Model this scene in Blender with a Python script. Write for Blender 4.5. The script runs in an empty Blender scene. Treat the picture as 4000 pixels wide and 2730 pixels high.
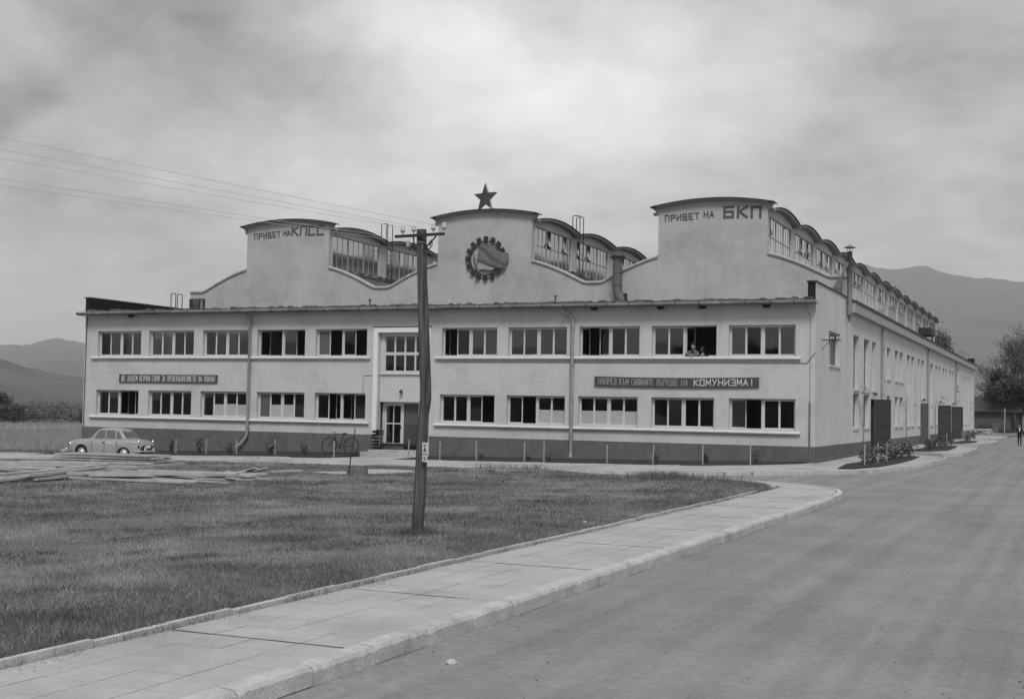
import bpy, math, random
import numpy as np
from mathutils import Vector, Matrix
R = math.radians
random.seed(7); rng = np.random.default_rng(7)
S = bpy.context.scene
COL = S.collection
PI = math.pi

# ------------------------------------------------------------------ camera, world, sun, exposure
def make_camera():
    f, yaw, pitch, roll, cx, cy, cz = 5.0283, -0.4139, 0.0457, 0.0179, 10.3871, -56.3727, 2.25
    F = Vector((math.sin(yaw)*math.cos(pitch), math.cos(yaw)*math.cos(pitch), math.sin(pitch)))
    R0 = Vector((math.cos(yaw), -math.sin(yaw), 0)); U0 = R0.cross(F)
    Rt = R0*math.cos(roll) + U0*math.sin(roll); U = U0*math.cos(roll) - R0*math.sin(roll)
    m = Matrix(((Rt.x, U.x, -F.x, cx), (Rt.y, U.y, -F.y, cy), (Rt.z, U.z, -F.z, cz), (0, 0, 0, 1)))
    cd = bpy.data.cameras.new('camera'); cd.sensor_width = 36; cd.sensor_fit = 'HORIZONTAL'
    cd.lens = f/4*36; cd.clip_start = .1; cd.clip_end = 20000
    o = bpy.data.objects.new('camera', cd); COL.objects.link(o); o.matrix_world = m
    S.camera = o
make_camera()

SUN_EL, SUN_AZ = R(52), R(153)       # azimuth clockwise from +Y: the sun stands high behind the camera
def make_world():
    w = bpy.data.worlds.new('World'); S.world = w; w.use_nodes = True
    nt = w.node_tree; N = nt.nodes; L = nt.links; N.clear()
    def n(t, **k):
        a = N.new(t)
        for q, v in k.items(): setattr(a, q, v)
        return a
    def M(op, a, b=None, c=None, clamp=False):
        q = n('ShaderNodeMath', operation=op, use_clamp=clamp)
        for i, v in enumerate((a, b, c)):
            if v is None: continue
            if isinstance(v, (int, float)): q.inputs[i].default_value = v
            else: L.new(v, q.inputs[i])
        return q.outputs[0]
    tc = n('ShaderNodeTexCoord')
    sky = n('ShaderNodeTexSky', sky_type='NISHITA'); sky.sun_disc = False
    sky.sun_elevation = SUN_EL; sky.sun_rotation = SUN_AZ; sky.dust_density = 3; sky.air_density = 1.5
    bw = n('ShaderNodeRGBToBW'); L.new(sky.outputs[0], bw.inputs[0])
    sep = n('ShaderNodeSeparateXYZ'); L.new(tc.outputs['Generated'], sep.inputs[0])
    zc = M('MAXIMUM', sep.outputs[2], 0.0)
    den = M('ADD', zc, .34)
    px = M('DIVIDE', sep.outputs[0], den); py = M('DIVIDE', sep.outputs[1], den)
    cmb = n('ShaderNodeCombineXYZ'); L.new(px, cmb.inputs[0]); L.new(py, cmb.inputs[1])
    def noise(scale, detail, rough, dist, off):
        mp = n('ShaderNodeMapping'); mp.inputs['Location'].default_value = off
        mp.inputs['Scale'].default_value = (1, 1, 1)
        L.new(cmb.outputs[0], mp.inputs[0])
        q = n('ShaderNodeTexNoise'); q.inputs['Scale'].default_value = scale; q.inputs['Detail'].default_value = detail
        q.inputs['Roughness'].default_value = rough; q.inputs['Distortion'].default_value = dist
        L.new(mp.outputs[0], q.inputs['Vector']); return q.outputs[0]
    big = noise(1.3, 3, .5, .2, (3.1, 1.7, 0)); mid = noise(3.6, 7, .56, .25, (0.4, 5.2, 0)); fine = noise(13, 8, .62, .2, (7.4, 2.2, 0))
    # warped direction for the bright break and the grey banks in the cloud
    wn = n('ShaderNodeTexNoise'); wn.inputs['Scale'].default_value = 5; wn.inputs['Detail'].default_value = 4
    L.new(tc.outputs['Generated'], wn.inputs['Vector'])
    vs = n('ShaderNodeVectorMath', operation='SUBTRACT'); L.new(wn.outputs['Color'], vs.inputs[0]); vs.inputs[1].default_value = (.5, .5, .5)
    vm = n('ShaderNodeVectorMath', operation='SCALE'); L.new(vs.outputs[0], vm.inputs[0]); vm.inputs['Scale'].default_value = .16
    va = n('ShaderNodeVectorMath', operation='ADD'); L.new(tc.outputs['Generated'], va.inputs[0]); L.new(vm.outputs[0], va.inputs[1])
    def lobe(d, stretch, width):
        s = n('ShaderNodeVectorMath', operation='SUBTRACT'); L.new(va.outputs[0], s.inputs[0]); s.inputs[1].default_value = d
        m = n('ShaderNodeVectorMath', operation='MULTIPLY'); L.new(s.outputs[0], m.inputs[0]); m.inputs[1].default_value = stretch
        l = n('ShaderNodeVectorMath', operation='LENGTH'); L.new(m.outputs[0], l.inputs[0])
        q = M('DIVIDE', l.outputs['Value'], width); q = M('MULTIPLY', q, q); q = M('MULTIPLY', q, -1.0)
        return M('POWER', 2.718, q)
    v = M('MULTIPLY_ADD', big, .30, .215)
    v = M('ADD', v, M('MULTIPLY', M('SUBTRACT', mid, .5), .46))
    v = M('ADD', v, M('MULTIPLY', M('SUBTRACT', fine, .5), .20))
    for d, st, wd, amp in [
        ((-.39, .885, .250), (1, 1, 2.1), .13, .24), ((-.48, .83, .295), (1, 1, 2.2), .09, .20), ((-.29, .925, .235), (1, 1, 2.8), .10, .10),
        ((-.60, .745, .265), (1, 1, 1.8), .10, -.15), ((-.71, .68, .205), (1, 1, 2.8), .07, -.14), ((-.70, .66, .28), (1, 1, 2), .05, .08), ((-.67, .72, .18), (1, 1, 3.2), .06, .05),
        ((-.157, .96, .205), (1, 1, 1.6), .13, -.07), ((-.12, .94, .28), (1, 1, 2), .07, -.04), ((-.42, .88, .18), (.7, .7, 2.6), .12, .06), ((-.61, .775, .15), (1, 1, 4), .07, .04),
        ((-.66, .74, .10), (.6, .6, 2.6), .12, -.05)]:
        v = M('ADD', v, M('MULTIPLY', lobe(d, st, wd), amp))
    # grey veil towards the horizon
    hz = M('SUBTRACT', 1.0, M('MULTIPLY', zc, 5.5), clamp=True)
    hz = M('MULTIPLY', hz, hz)
    v = M('ADD', M('MULTIPLY', v, M('SUBTRACT', 1.0, M('MULTIPLY', hz, .75))), M('MULTIPLY', hz, .75*.215))
    v = M('MAXIMUM', v, .12)
    v = M('MULTIPLY', v, 8.0)
    col = M('ADD', M('MULTIPLY', bw.outputs[0], .06), v)
    bg = n('ShaderNodeBackground'); bg.inputs['Strength'].default_value = .10; L.new(col, bg.inputs['Color'])
    out = n('ShaderNodeOutputWorld'); L.new(bg.outputs[0], out.inputs[0])
make_world()
def make_sun():
    l = bpy.data.lights.new('sun', 'SUN'); l.energy = 1.5; l.angle = R(18); l.color = (1, .995, .985)
    o = bpy.data.objects.new('sun', l); COL.objects.link(o)
    d = Vector((math.sin(SUN_AZ)*math.cos(SUN_EL), math.cos(SUN_AZ)*math.cos(SUN_EL), math.sin(SUN_EL)))
    o.rotation_euler = d.to_track_quat('Z', 'Y').to_euler(); o.location = (20, -70, 60)
make_sun()
S.render.engine = 'CYCLES'
S.view_settings.view_transform = 'Standard'; S.view_settings.look = 'None'
S.view_settings.exposure = 0.74; S.view_settings.gamma = 1; S.view_settings.use_curve_mapping = False
S.cycles.max_bounces = 6; S.cycles.transparent_max_bounces = 24; S.cycles.volume_bounces = 1

# ------------------------------------------------------------------ helpers
MATS = {}
def mat(name, v, rough=.85, var=.12, scale=1.0, detail=4, bump=0.0, bscale=40, stretch=(1, 1, 1), island=0, spec=.3, metal=0, v2=None, thr=None, transl=0, mott=0, streak=0):
    """grey procedural material: value v, broad noise variation var, optional second tone v2 over a noise threshold"""
    if name in MATS: return MATS[name]
    m = bpy.data.materials.new(name); m.use_nodes = True; MATS[name] = m
    nt = m.node_tree; N = nt.nodes; L = nt.links; b = N['Principled BSDF']
    b.inputs['Roughness'].default_value = rough; b.inputs['Metallic'].default_value = metal
    b.inputs['Specular IOR Level'].default_value = spec
    geo = N.new('ShaderNodeNewGeometry')
    mp = N.new('ShaderNodeMapping'); mp.inputs['Scale'].default_value = stretch; L.new(geo.outputs['Position'], mp.inputs[0])
    no = N.new('ShaderNodeTexNoise'); no.inputs['Scale'].default_value = scale; no.inputs['Detail'].default_value = detail
    no.inputs['Roughness'].default_value = .6; L.new(mp.outputs[0], no.inputs['Vector'])
    mr = N.new('ShaderNodeMapRange'); mr.inputs[1].default_value = .25; mr.inputs[2].default_value = .75
    mr.inputs[3].default_value = v*(1-var); mr.inputs[4].default_value = v*(1+var); L.new(no.outputs[0], mr.inputs[0])
    out = mr.outputs[0]
    if island:
        ml = N.new('ShaderNodeMath'); ml.operation = 'MULTIPLY'; L.new(out, ml.inputs[0])
        r2 = N.new('ShaderNodeMapRange'); r2.inputs[3].default_value = 1-island; r2.inputs[4].default_value = 1+island
        L.new(geo.outputs['Random Per Island'], r2.inputs[0]); L.new(r2.outputs[0], ml.inputs[1]); out = ml.outputs[0]
    if v2 is not None:
        n2 = N.new('ShaderNodeTexNoise'); n2.inputs['Scale'].default_value = scale*.37; n2.inputs['Detail'].default_value = 6
        n2.inputs['Roughness'].default_value = .65; L.new(mp.outputs[0], n2.inputs['Vector'])
        r3 = N.new('ShaderNodeMapRange'); r3.inputs[1].default_value = thr-.07; r3.inputs[2].default_value = thr+.07; L.new(n2.outputs[0], r3.inputs[0])
        mx = N.new('ShaderNodeMix'); L.new(r3.outputs[0], mx.inputs[0]); L.new(out, mx.inputs[2]); mx.inputs[3].default_value = v2; out = mx.outputs[0]
    def mulnoise(o_, sc_, lo, hi, st=(1, 1, 1), det=6, a0=.3, a1=.7):
        m2 = N.new('ShaderNodeMapping'); m2.inputs['Scale'].default_value = st; L.new(geo.outputs['Position'], m2.inputs[0])
        q = N.new('ShaderNodeTexNoise'); q.inputs['Scale'].default_value = sc_; q.inputs['Detail'].default_value = det; q.inputs['Roughness'].default_value = .7; L.new(m2.outputs[0], q.inputs['Vector'])
        r_ = N.new('ShaderNodeMapRange'); r_.inputs[1].default_value = a0; r_.inputs[2].default_value = a1; r_.inputs[3].default_value = lo; r_.inputs[4].default_value = hi; L.new(q.outputs[0], r_.inputs[0])
        x_ = N.new('ShaderNodeMath'); x_.operation = 'MULTIPLY'; L.new(o_, x_.inputs[0]); L.new(r_.outputs[0], x_.inputs[1]); return x_.outputs[0]
    if mott: out = mulnoise(out, 5.5, 1-mott, 1+mott); out = mulnoise(out, 24, 1-mott*.8, 1+mott*.8, det=4)
    if streak: out = mulnoise(out, 1.0, 1-streak*.45, 1.0, (3.2, 3.2, .5), 7, .34, .50); out = mulnoise(out, 1.0, 1-streak, 1.0, (.45, .45, .6), 8, .36, .52)
    L.new(out, b.inputs['Base Color'])
    if bump:
        n3 = N.new('ShaderNodeTexNoise'); n3.inputs['Scale'].default_value = bscale; n3.inputs['Detail'].default_value = 3
        L.new(mp.outputs[0], n3.inputs['Vector'])
        bp = N.new('ShaderNodeBump'); bp.inputs['Strength'].default_value = bump; bp.inputs['Distance'].default_value = .02
        L.new(n3.outputs[0], bp.inputs['Height']); L.new(bp.outputs[0], b.inputs['Normal'])
    if transl:
        t = N.new('ShaderNodeBsdfTranslucent'); L.new(out, t.inputs[0]); x = N.new('ShaderNodeMixShader'); x.inputs[0].default_value = transl
        L.new(b.outputs[0], x.inputs[1]); L.new(t.outputs[0], x.inputs[2]); L.new(x.outputs[0], N['Material Output'].inputs[0])
    return m
def glass(name, tint=.85, frost=0.0, fv=.3, refl=1.0, rough=.02):
    if name in MATS: return MATS[name]
    m = bpy.data.materials.new(name); m.use_nodes = True; MATS[name] = m
    nt = m.node_tree; N = nt.nodes; L = nt.links; N.clear()
    out = N.new('ShaderNodeOutputMaterial'); tr = N.new('ShaderNodeBsdfTransparent'); tr.inputs[0].default_value = (tint,)*3+(1,)
    gl = N.new('ShaderNodeBsdfGlossy'); gl.inputs['Roughness'].default_value = rough
    fr = N.new('ShaderNodeFresnel'); fr.inputs[0].default_value = 1.52
    ml = N.new('ShaderNodeMath'); ml.operation = 'MULTIPLY'; ml.use_clamp = True; L.new(fr.outputs[0], ml.inputs[0]); ml.inputs[1].default_value = 1.8*refl
    base = tr.outputs[0]
    if frost:
        di = N.new('ShaderNodeBsdfDiffuse'); di.inputs[0].default_value = (fv,)*3+(1,)
        tl = N.new('ShaderNodeBsdfTranslucent'); tl.inputs[0].default_value = (fv,)*3+(1,)
        a = N.new('ShaderNodeMixShader'); a.inputs[0].default_value = .4; L.new(di.outputs[0], a.inputs[1]); L.new(tl.outputs[0], a.inputs[2])
        c = N.new('ShaderNodeMixShader'); c.inputs[0].default_value = frost; L.new(tr.outputs[0], c.inputs[1]); L.new(a.outputs[0], c.inputs[2]); base = c.outputs[0]
    x = N.new('ShaderNodeMixShader'); L.new(ml.outputs[0], x.inputs[0]); L.new(base, x.inputs[1]); L.new(gl.outputs[0], x.inputs[2]); L.new(x.outputs[0], out.inputs[0])
    return m

class MB:
    def __init__(s): s.v = []; s.f = []; s.m = []
    def face(s, pts, mi=0):
        i = len(s.v); s.v += [tuple(p) for p in pts]; s.f.append(tuple(range(i, i+len(pts)))); s.m.append(mi)
    def box(s, x0, x1, y0, y1, z0, z1, mi=0):
        i = len(s.v)
        s.v += [(x0,y0,z0),(x1,y0,z0),(x1,y1,z0),(x0,y1,z0),(x0,y0,z1),(x1,y0,z1),(x1,y1,z1),(x0,y1,z1)]
        for q in ((0,3,2,1),(4,5,6,7),(0,1,5,4),(1,2,6,5),(2,3,7,6),(3,0,4,7)): s.f.append(tuple(i+k for k in q)); s.m.append(mi)
    def hexa(s, b, t, mi=0):   # b, t: four bottom points, four top points
        i = len(s.v); s.v += [tuple(p) for p in b]+[tuple(p) for p in t]
        for q in ((0,3,2,1),(4,5,6,7),(0,1,5,4),(1,2,6,5),(2,3,7,6),(3,0,4,7)): s.f.append(tuple(i+k for k in q)); s.m.append(mi)
    def tube(s, pts, r, n=8, mi=0, cap=True, r2=None):
        pts = [Vector(p) for p in pts]; m = len(pts); rings = []
        rs = r if isinstance(r, (list, tuple)) else [r]*m
        up = Vector((0, 0, 1)); prev = None
        for k, p in enumerate(pts):
            d = (pts[min(k+1, m-1)]-pts[max(k-1, 0)]).normalized()
            if prev is None:
                a = d.cross(up)
                if a.length < .05: a = d.cross(Vector((1, 0, 0)))
            else: a = prev - d*prev.dot(d)
            a.normalize(); prev = a; b = d.cross(a)
            i = len(s.v)
            for j in range(n):
                t = 2*PI*j/n; q = p + (a*math.cos(t)+b*math.sin(t))*rs[k]; s.v.append(tuple(q))
            rings.append(i)
        for k in range(m-1):
            for j in range(n):
                s.f.append((rings[k]+j, rings[k]+(j+1) % n, rings[k+1]+(j+1) % n, rings[k+1]+j)); s.m.append(mi)
        if cap: 
            s.f.append(tuple(rings[0]+j for j in range(n))); s.m.append(mi); s.f.append(tuple(rings[-1]+n-1-j for j in range(n))); s.m.append(mi)
    def lathe(s, prof, c, n=16, mi=0, axis='Z'):
        i0 = len(s.v)
        for (r, h) in prof:
            for j in range(n):
                t = 2*PI*j/n; a, b = r*math.cos(t), r*math.sin(t)
                s.v.append({'Z': (c[0]+a, c[1]+b, c[2]+h), 'Y': (c[0]+a, c[1]+h, c[2]+b), 'X': (c[0]+h, c[1]+a, c[2]+b)}[axis])
        for k in range(len(prof)-1):
            for j in range(n):
                s.f.append((i0+k*n+j, i0+k*n+(j+1) % n, i0+(k+1)*n+(j+1) % n, i0+(k+1)*n+j)); s.m.append(mi)
        s.f.append(tuple(i0+j for j in range(n))); s.m.append(mi); k = len(prof)-1; s.f.append(tuple(i0+k*n+j for j in range(n))); s.m.append(mi)
    def prism(s, poly, y0, y1, mi=0):  # poly of (x,z) extruded along y
        n = len(poly); i = len(s.v); s.v += [(a, y0, b) for a, b in poly]+[(a, y1, b) for a, b in poly]
        s.f.append(tuple(i+k for k in range(n))); s.m.append(mi); s.f.append(tuple(i+2*n-1-k for k in range(n))); s.m.append(mi)
        for k in range(n): s.f.append((i+k, i+n+k, i+n+(k+1) % n, i+(k+1) % n)); s.m.append(mi)
    def build(s, name, mats, parent=None, smooth=False, loc=None):
        me = bpy.data.meshes.new(name); me.from_pydata(s.v, [], s.f)
        if not isinstance(mats, (list, tuple)): mats = [mats]
        for q in mats: me.materials.append(q)
        if len(mats) > 1: me.polygons.foreach_set('material_index', s.m)
        if smooth: me.polygons.foreach_set('use_smooth', [True]*len(s.f))
        me.update(); o = bpy.data.objects.new(name, me); COL.objects.link(o)
        if parent: o.parent = parent
        if loc: o.location = loc
        return o
def tag(o, label=None, cat=None, group=None, kind=None):
    if label: o['label'] = label
    if cat: o['category'] = cat
    if group: o['group'] = group
    if kind: o['kind'] = kind
    return o
def empty(name, loc=(0, 0, 0), rz=0, label=None, cat=None, group=None):
    o = bpy.data.objects.new(name, None); COL.objects.link(o); o.location = loc; o.rotation_euler = (0, 0, rz); o.empty_display_size = .2
    return tag(o, label, cat, group)
def inst(src, parent=None, loc=(0, 0, 0), rot=(0, 0, 0), sc=None, name=None):
    o = src.copy(); COL.objects.link(o); o.parent = parent; o.location = loc; o.rotation_euler = rot
    if name: o.name = name
    if sc: o.scale = sc
    return o
KIDS = {}
def copy_tree(o, kids):
    c = o.copy(); COL.objects.link(c)
    for k in kids:
        q = k.copy(); COL.objects.link(q); q.parent = c
    return c
def fast_mesh(name, co, faces_n, mats, parent=None):
    """co: (n*k,3) vertices, k vertices per face"""
    me = bpy.data.meshes.new(name); nv = len(co); nf = nv//faces_n
    me.vertices.add(nv); me.vertices.foreach_set('co', np.asarray(co, dtype=np.float32).ravel())
    me.loops.add(nv); me.loops.foreach_set('vertex_index', np.arange(nv, dtype=np.int32))
    me.polygons.add(nf); me.polygons.foreach_set('loop_start', np.arange(0, nv, faces_n, dtype=np.int32))
    me.update(calc_edges=True)
    for q in (mats if isinstance(mats, (list, tuple)) else [mats]): me.materials.append(q)
    o = bpy.data.objects.new(name, me); COL.objects.link(o)
    if parent: o.parent = parent
    return o
def leaf_quads(centers, size, jit=.4):
    """random oriented quads at centres"""
    c = np.asarray(centers); n = len(c)
    a = rng.normal(size=(n, 3)); a /= np.linalg.norm(a, axis=1)[:, None]
    b = rng.normal(size=(n, 3)); b -= a*(a*b).sum(1)[:, None]; b /= np.linalg.norm(b, axis=1)[:, None]
    s = (size*(1+jit*rng.uniform(-1, 1, n)))[:, None]
    q = np.stack([c-a*s*.5, c+b*s*.32, c+a*s*.5, c-b*s*.32], 1)
    return q.reshape(-1, 3)

# ------------------------------------------------------------------ materials
M_wall = mat('light_plaster', .49, .93, .07, .5, 5, .35, 30, (1, 1, .45), v2=.42, thr=.66, mott=.04, streak=.15)
M_wall2 = mat('upper_plaster', .42, .93, .08, .6, 6, .4, 30, (1, 1, .35), v2=.36, thr=.60, mott=.035, streak=.16)
M_side = mat('side_plaster', .54, .93, .06, .5, 5, .3, 30, (1, 1, .4), mott=.035, streak=.10)
M_band = mat('white_band', .68, .85, .04, 2)
M_panel = mat('entrance_plaster', .50, .93, .05, 2, 3, .4, 35)
M_plinth = mat('plinth_roughcast', .125, .95, .13, 3, 5, .8, 45, (1, 1, .5), mott=.12, streak=.2)
M_sill = mat('sill_band', .58, .9, .10, 2, mott=.05)
M_frame = mat('window_paint', .50, .6, .06, 3, spec=.4)
M_frame2 = mat('steel_window_paint', .36, .6, .15, 3)
M_cop = mat('coping_concrete', .34, .9, .25, 3, 5, .3, 25)
M_cap = mat('bitumen_cap', .045, .7, .35, 3, 5, v2=.16, thr=.64)
M_bit = mat('bitumen_black', .012, .6, .3, 3, 4, spec=.2, v2=.03, thr=.68)
M_roofc = mat('vault_concrete', .30, .9, .15, 2, 5)
M_roof = mat('roof_felt', .085, .9, .3, 2, 5, .3, 20)
M_moss = mat('mossy_roof_edge', .13, .95, .5, 6, 5, .8, 20, v2=.05, thr=.55)
M_fasc = mat('fascia_concrete', .33, .9, .12, 2, 5)
M_soff = mat('soffit_plaster', .36, .9, .08, 2)
M_metal = mat('galvanised_metal', .24, .55, .15, 4, spec=.5)
M_dmetal = mat('dark_iron', .03, .6, .3, 4)
M_duct = mat('sooty_sheet_metal', .12, .6, .3, 3, 4)
M_door = mat('dark_door_paint', .045, .6, .12, 2, 4)
M_door2 = mat('faded_door_paint', .085, .6, .12, 2, 4)
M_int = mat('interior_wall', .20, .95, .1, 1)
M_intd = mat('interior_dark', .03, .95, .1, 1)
M_curt = mat('white_curtain', .36, .9, .08, 3)
M_glass = glass('window_glass'); M_glassf = glass('frosted_glass', .7, .86, .27, .38, .10)
M_glass2 = glass('side_window_glass', .6, .5, .10, .35, .08)
M_glassd = glass('dirty_glass', .6, .75, .22)
M_glassc = glass('clear_roof_glass', .95, .10, .5, .6)
M_glassl = glass('lower_dirty_glass', .5, .93, .12, .25, .12)
M_red = mat('dark_red_paint', .065, .6, .1, 2)
M_letr = mat('letter_paint', .085, .7, .12, 4)
M_letw = mat('banner_letter_white', .50, .7, .1, 4)
M_letg = mat('banner_letter_faded', .26, .7, .3, .9)
M_board = mat('banner_board', .062, .7, .12, 2)
M_road = mat('dusty_asphalt', .215, .95, .12, .30, 9, .35, 45, (1, .6, 1), mott=.08)
M_slab = mat('paving_concrete', .375, .93, .16, 1.0, 8, .6, 45, v2=.30, thr=.60, mott=.07)
M_kerb = mat('kerb_concrete', .42, .93, .25, 3.0, 8, .45, 40, v2=.29, thr=.62, mott=.06)
M_walk = mat('walk_concrete', .36, .93, .22, .9, 8, .4, 40, mott=.09, v2=.24, thr=.58)
M_soil = mat('bed_soil', .030, .98, .3, 4, 5, .8, 15)
M_lawn = mat('lawn_soil', .12, .98, .3, .8, 6, .5, 20)
M_field = mat('meadow_ground', .16, .98, .35, .06, 8, .3, 4)
M_wood = mat('weathered_plank', .33, .9, .25, 2.2, 6, .3, 30, island=.3)
M_pole = mat('weathered_pole_wood', .088, .95, .9, 17, 7, 1.0, 60, (1, 1, .05), v2=.035, thr=.58)
M_polt = mat('pole_end_grain', .25, .9, .2, 20)
M_stake = mat('whitewashed_stake', .32, .85, .2, 14)
M_white = mat('white_porcelain', .42, .3, .04, 5, spec=.6)
M_black = mat('black_rubber', .014, .8, .1, 5)
M_paper = mat('notice_paper', .50, .9, .08, 20)
M_ink = mat('notice_ink', .04, .9, .08, 20)
M_stone = mat('loose_stone', .34, .95, .3, 5, 5, .4, 20, island=.3)

# ------------------------------------------------------------------ terrain
def G(x): return max(.0135*min(x, 0) - .07*min(max(-x/6, 0), 1) - .010*max(0, -x-26), -1.15)
def sheet_poly(name, poly, zoff, m, step=1.5, skirt=.12, rough=0.0, zfun=None):
    """a terrain-following slab cut to a polygon: dense triangulated top and a skirt"""
    import bmesh
    bm = bmesh.new(); xs = [p[0] for p in poly]; ys = [p[1] for p in poly]
    vs = [bm.verts.new((p[0], p[1], 0)) for p in poly]; bm.faces.new(vs)
    def cuts(lo, hi, ax):
        c = math.floor(lo/step)*step + step*.37
        while c < hi:
            no = (1, 0, 0) if ax == 0 else (0, 1, 0); co = (c, 0, 0) if ax == 0 else (0, c, 0)
            bmesh.ops.bisect_plane(bm, geom=bm.verts[:]+bm.edges[:]+bm.faces[:], plane_co=co, plane_no=no); c += step
    cuts(min(xs), max(xs), 0); 
    if rough: cuts(min(ys), max(ys), 1)
    bnd = [e for e in bm.edges if e.is_boundary]
    zf = zfun or (lambda x, y: G(x))
    for v in bm.verts:
        r = rough*(math.sin(v.co.x*1.7+v.co.y*.9)+math.sin(v.co.x*.6-v.co.y*1.3+1))*.5 if rough and not v.is_boundary else 0
        v.co.z = zf(v.co.x, v.co.y) + zoff + r
    if skirt:
        ret = bmesh.ops.extrude_edge_only(bm, edges=bnd)
        for g in ret['geom']:
            if isinstance(g, bmesh.types.BMVert): g.co.z -= skirt
    bmesh.ops.recalc_face_normals(bm, faces=bm.faces[:])
    up = sum(f.normal.z*f.calc_area() for f in bm.faces)
    if up < 0: bmesh.ops.reverse_faces(bm, faces=bm.faces[:])
    me = bpy.data.meshes.new(name); bm.to_mesh(me); bm.free(); me.materials.append(m)
    o = bpy.data.objects.new(name, me); COL.objects.link(o); return o

def az_ridge(a):     # elevation (tangent) of the far range against azimuth
    pts = [(-3.2, .06), (-2.4, .05), (-1.6, .055), (-1.1, .05), (-.83, .042), (-.7927, .0396), (-.7824, .0402), (-.7719, .0398), (-.7642, .0432), (-.7598, .0446), (-.7537, .0452), (-.7456, .0442),
           (-.7349, .0433), (-.70, .046), (-.6, .05), (-.45, .062), (-.3, .09), (-.2, .113), (-.161, .1156), (-.1472, .1129), (-.1349, .1103), (-.1219, .1082), (-.115, .1098), (-.1084, .1112), (-.100, .1100),
           (-.0937, .1072), (-.0721, .1021), (-.0522, .1002), (-.0349, .0982), (.05, .088), (.2, .07), (.5, .05), (1.2, .04), (2.2, .05), (3.2, .06)]
    return float(np.interp(a, [p[0] for p in pts], [p[1] for p in pts]))
def az_hill(a):
    pts = [(-3.2, .012), (-1.4, .02), (-1.0, .04), (-.86, .036), (-.7924, .0285), (-.7837, .0269), (-.7749, .0236), (-.7643, .0212), (-.7519, .0188), (-.734, .0165), (-.70, .012), (-.6, .009), (-.2, .008), (3.2, .012)]
    return float(np.interp(a, [p[0] for p in pts], [p[1] for p in pts]))
def make_ground():
    # near ground: one sheet 440 m wide
    n = 150; s = 230
    t = np.linspace(-1, 1, n); c = np.sign(t)*np.abs(t)**1.7*s
    MBo = MB()
    for y in c:
        for x in c: MBo.v.append((x-10, y, G(x-10) - .035 + .02*math.sin(x*.31+y*.17)*(abs(x) > 45)))
    for j in range(n-1):
        for i in range(n-1): MBo.f.append((j*n+i, j*n+i+1, (j+1)*n+i+1, (j+1)*n+i)); MBo.m.append(0)
    tag(MBo.build('ground', M_field, smooth=True), 'flat meadow ground around the factory', kind='structure')
    # far terrain: rings out to the mountains
    A = sorted(set(list(np.linspace(-PI, PI, 120, endpoint=False)) + list(np.arange(-.95, .1, .0035))))
    rings = [190, 230, 300, 380, 470, 580, 700, 790, 900, 1150, 1500, 2000, 2600, 3100, 3500, 3800, 4000, 4400]
    B = MB(); cx, cy = 10.39, -56.37
    def jit(a, k): return .5*math.sin(a*61*k+k)+.3*math.sin(a*143*k+2*k)+.2*math.sin(a*311*k+k*3)
    for r in rings:
        for a in A:
            h = az_hill(a); m = az_ridge(a); zh = h*790+2.25; zm = m*4000+2.25
            if r <= 230: z = -1.6
            elif r <= 790:
                u = (r-230)/560; z = -1.2 + (zh+1.2)*(u**1.35) + jit(a, r/200)*.6*u
            else:
                u = (r-790)/(4000-790)
                if r <= 4000: z = zh*(1-u)*(.55 if u > .03 else 1) + (zm)*u**1.6 + jit(a, r/900)*1.5*u*(1-u)*2 + (jit(a, 1.9)*3.2+jit(a*2.3, 3.1)*1.6)*u**3
                else: z = zm*.8
                
            B.v.append((cx+math.sin(a)*r, cy+math.cos(a)*r, z))
    m = len(A)
    for j in range(len(rings)-1):
        for i in range(m): B.f.append((j*m+i, j*m+(i+1) % m, (j+1)*m+(i+1) % m, (j+1)*m+i)); B.m.append(0)
    Mh = mat('hill_grass_and_woods', .10, .98, .22, .010, 8, v2=.078, thr=.56)
    tag(B.build('hills', Mh, smooth=True), 'low hills and mountain range beyond the meadow', kind='structure')
make_ground()

# road: wide dusty sheet, follows the terrain under the left strip
road = sheet_poly('road', [(-9.5, -70), (24, -70), (24, 128), (-.5, 128), (-.5, 96), (-1, -3), (-9.5, -3)], 0.0, M_road, 3, .1)
tag(road, 'wide dusty asphalt road', kind='structure')
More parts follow.
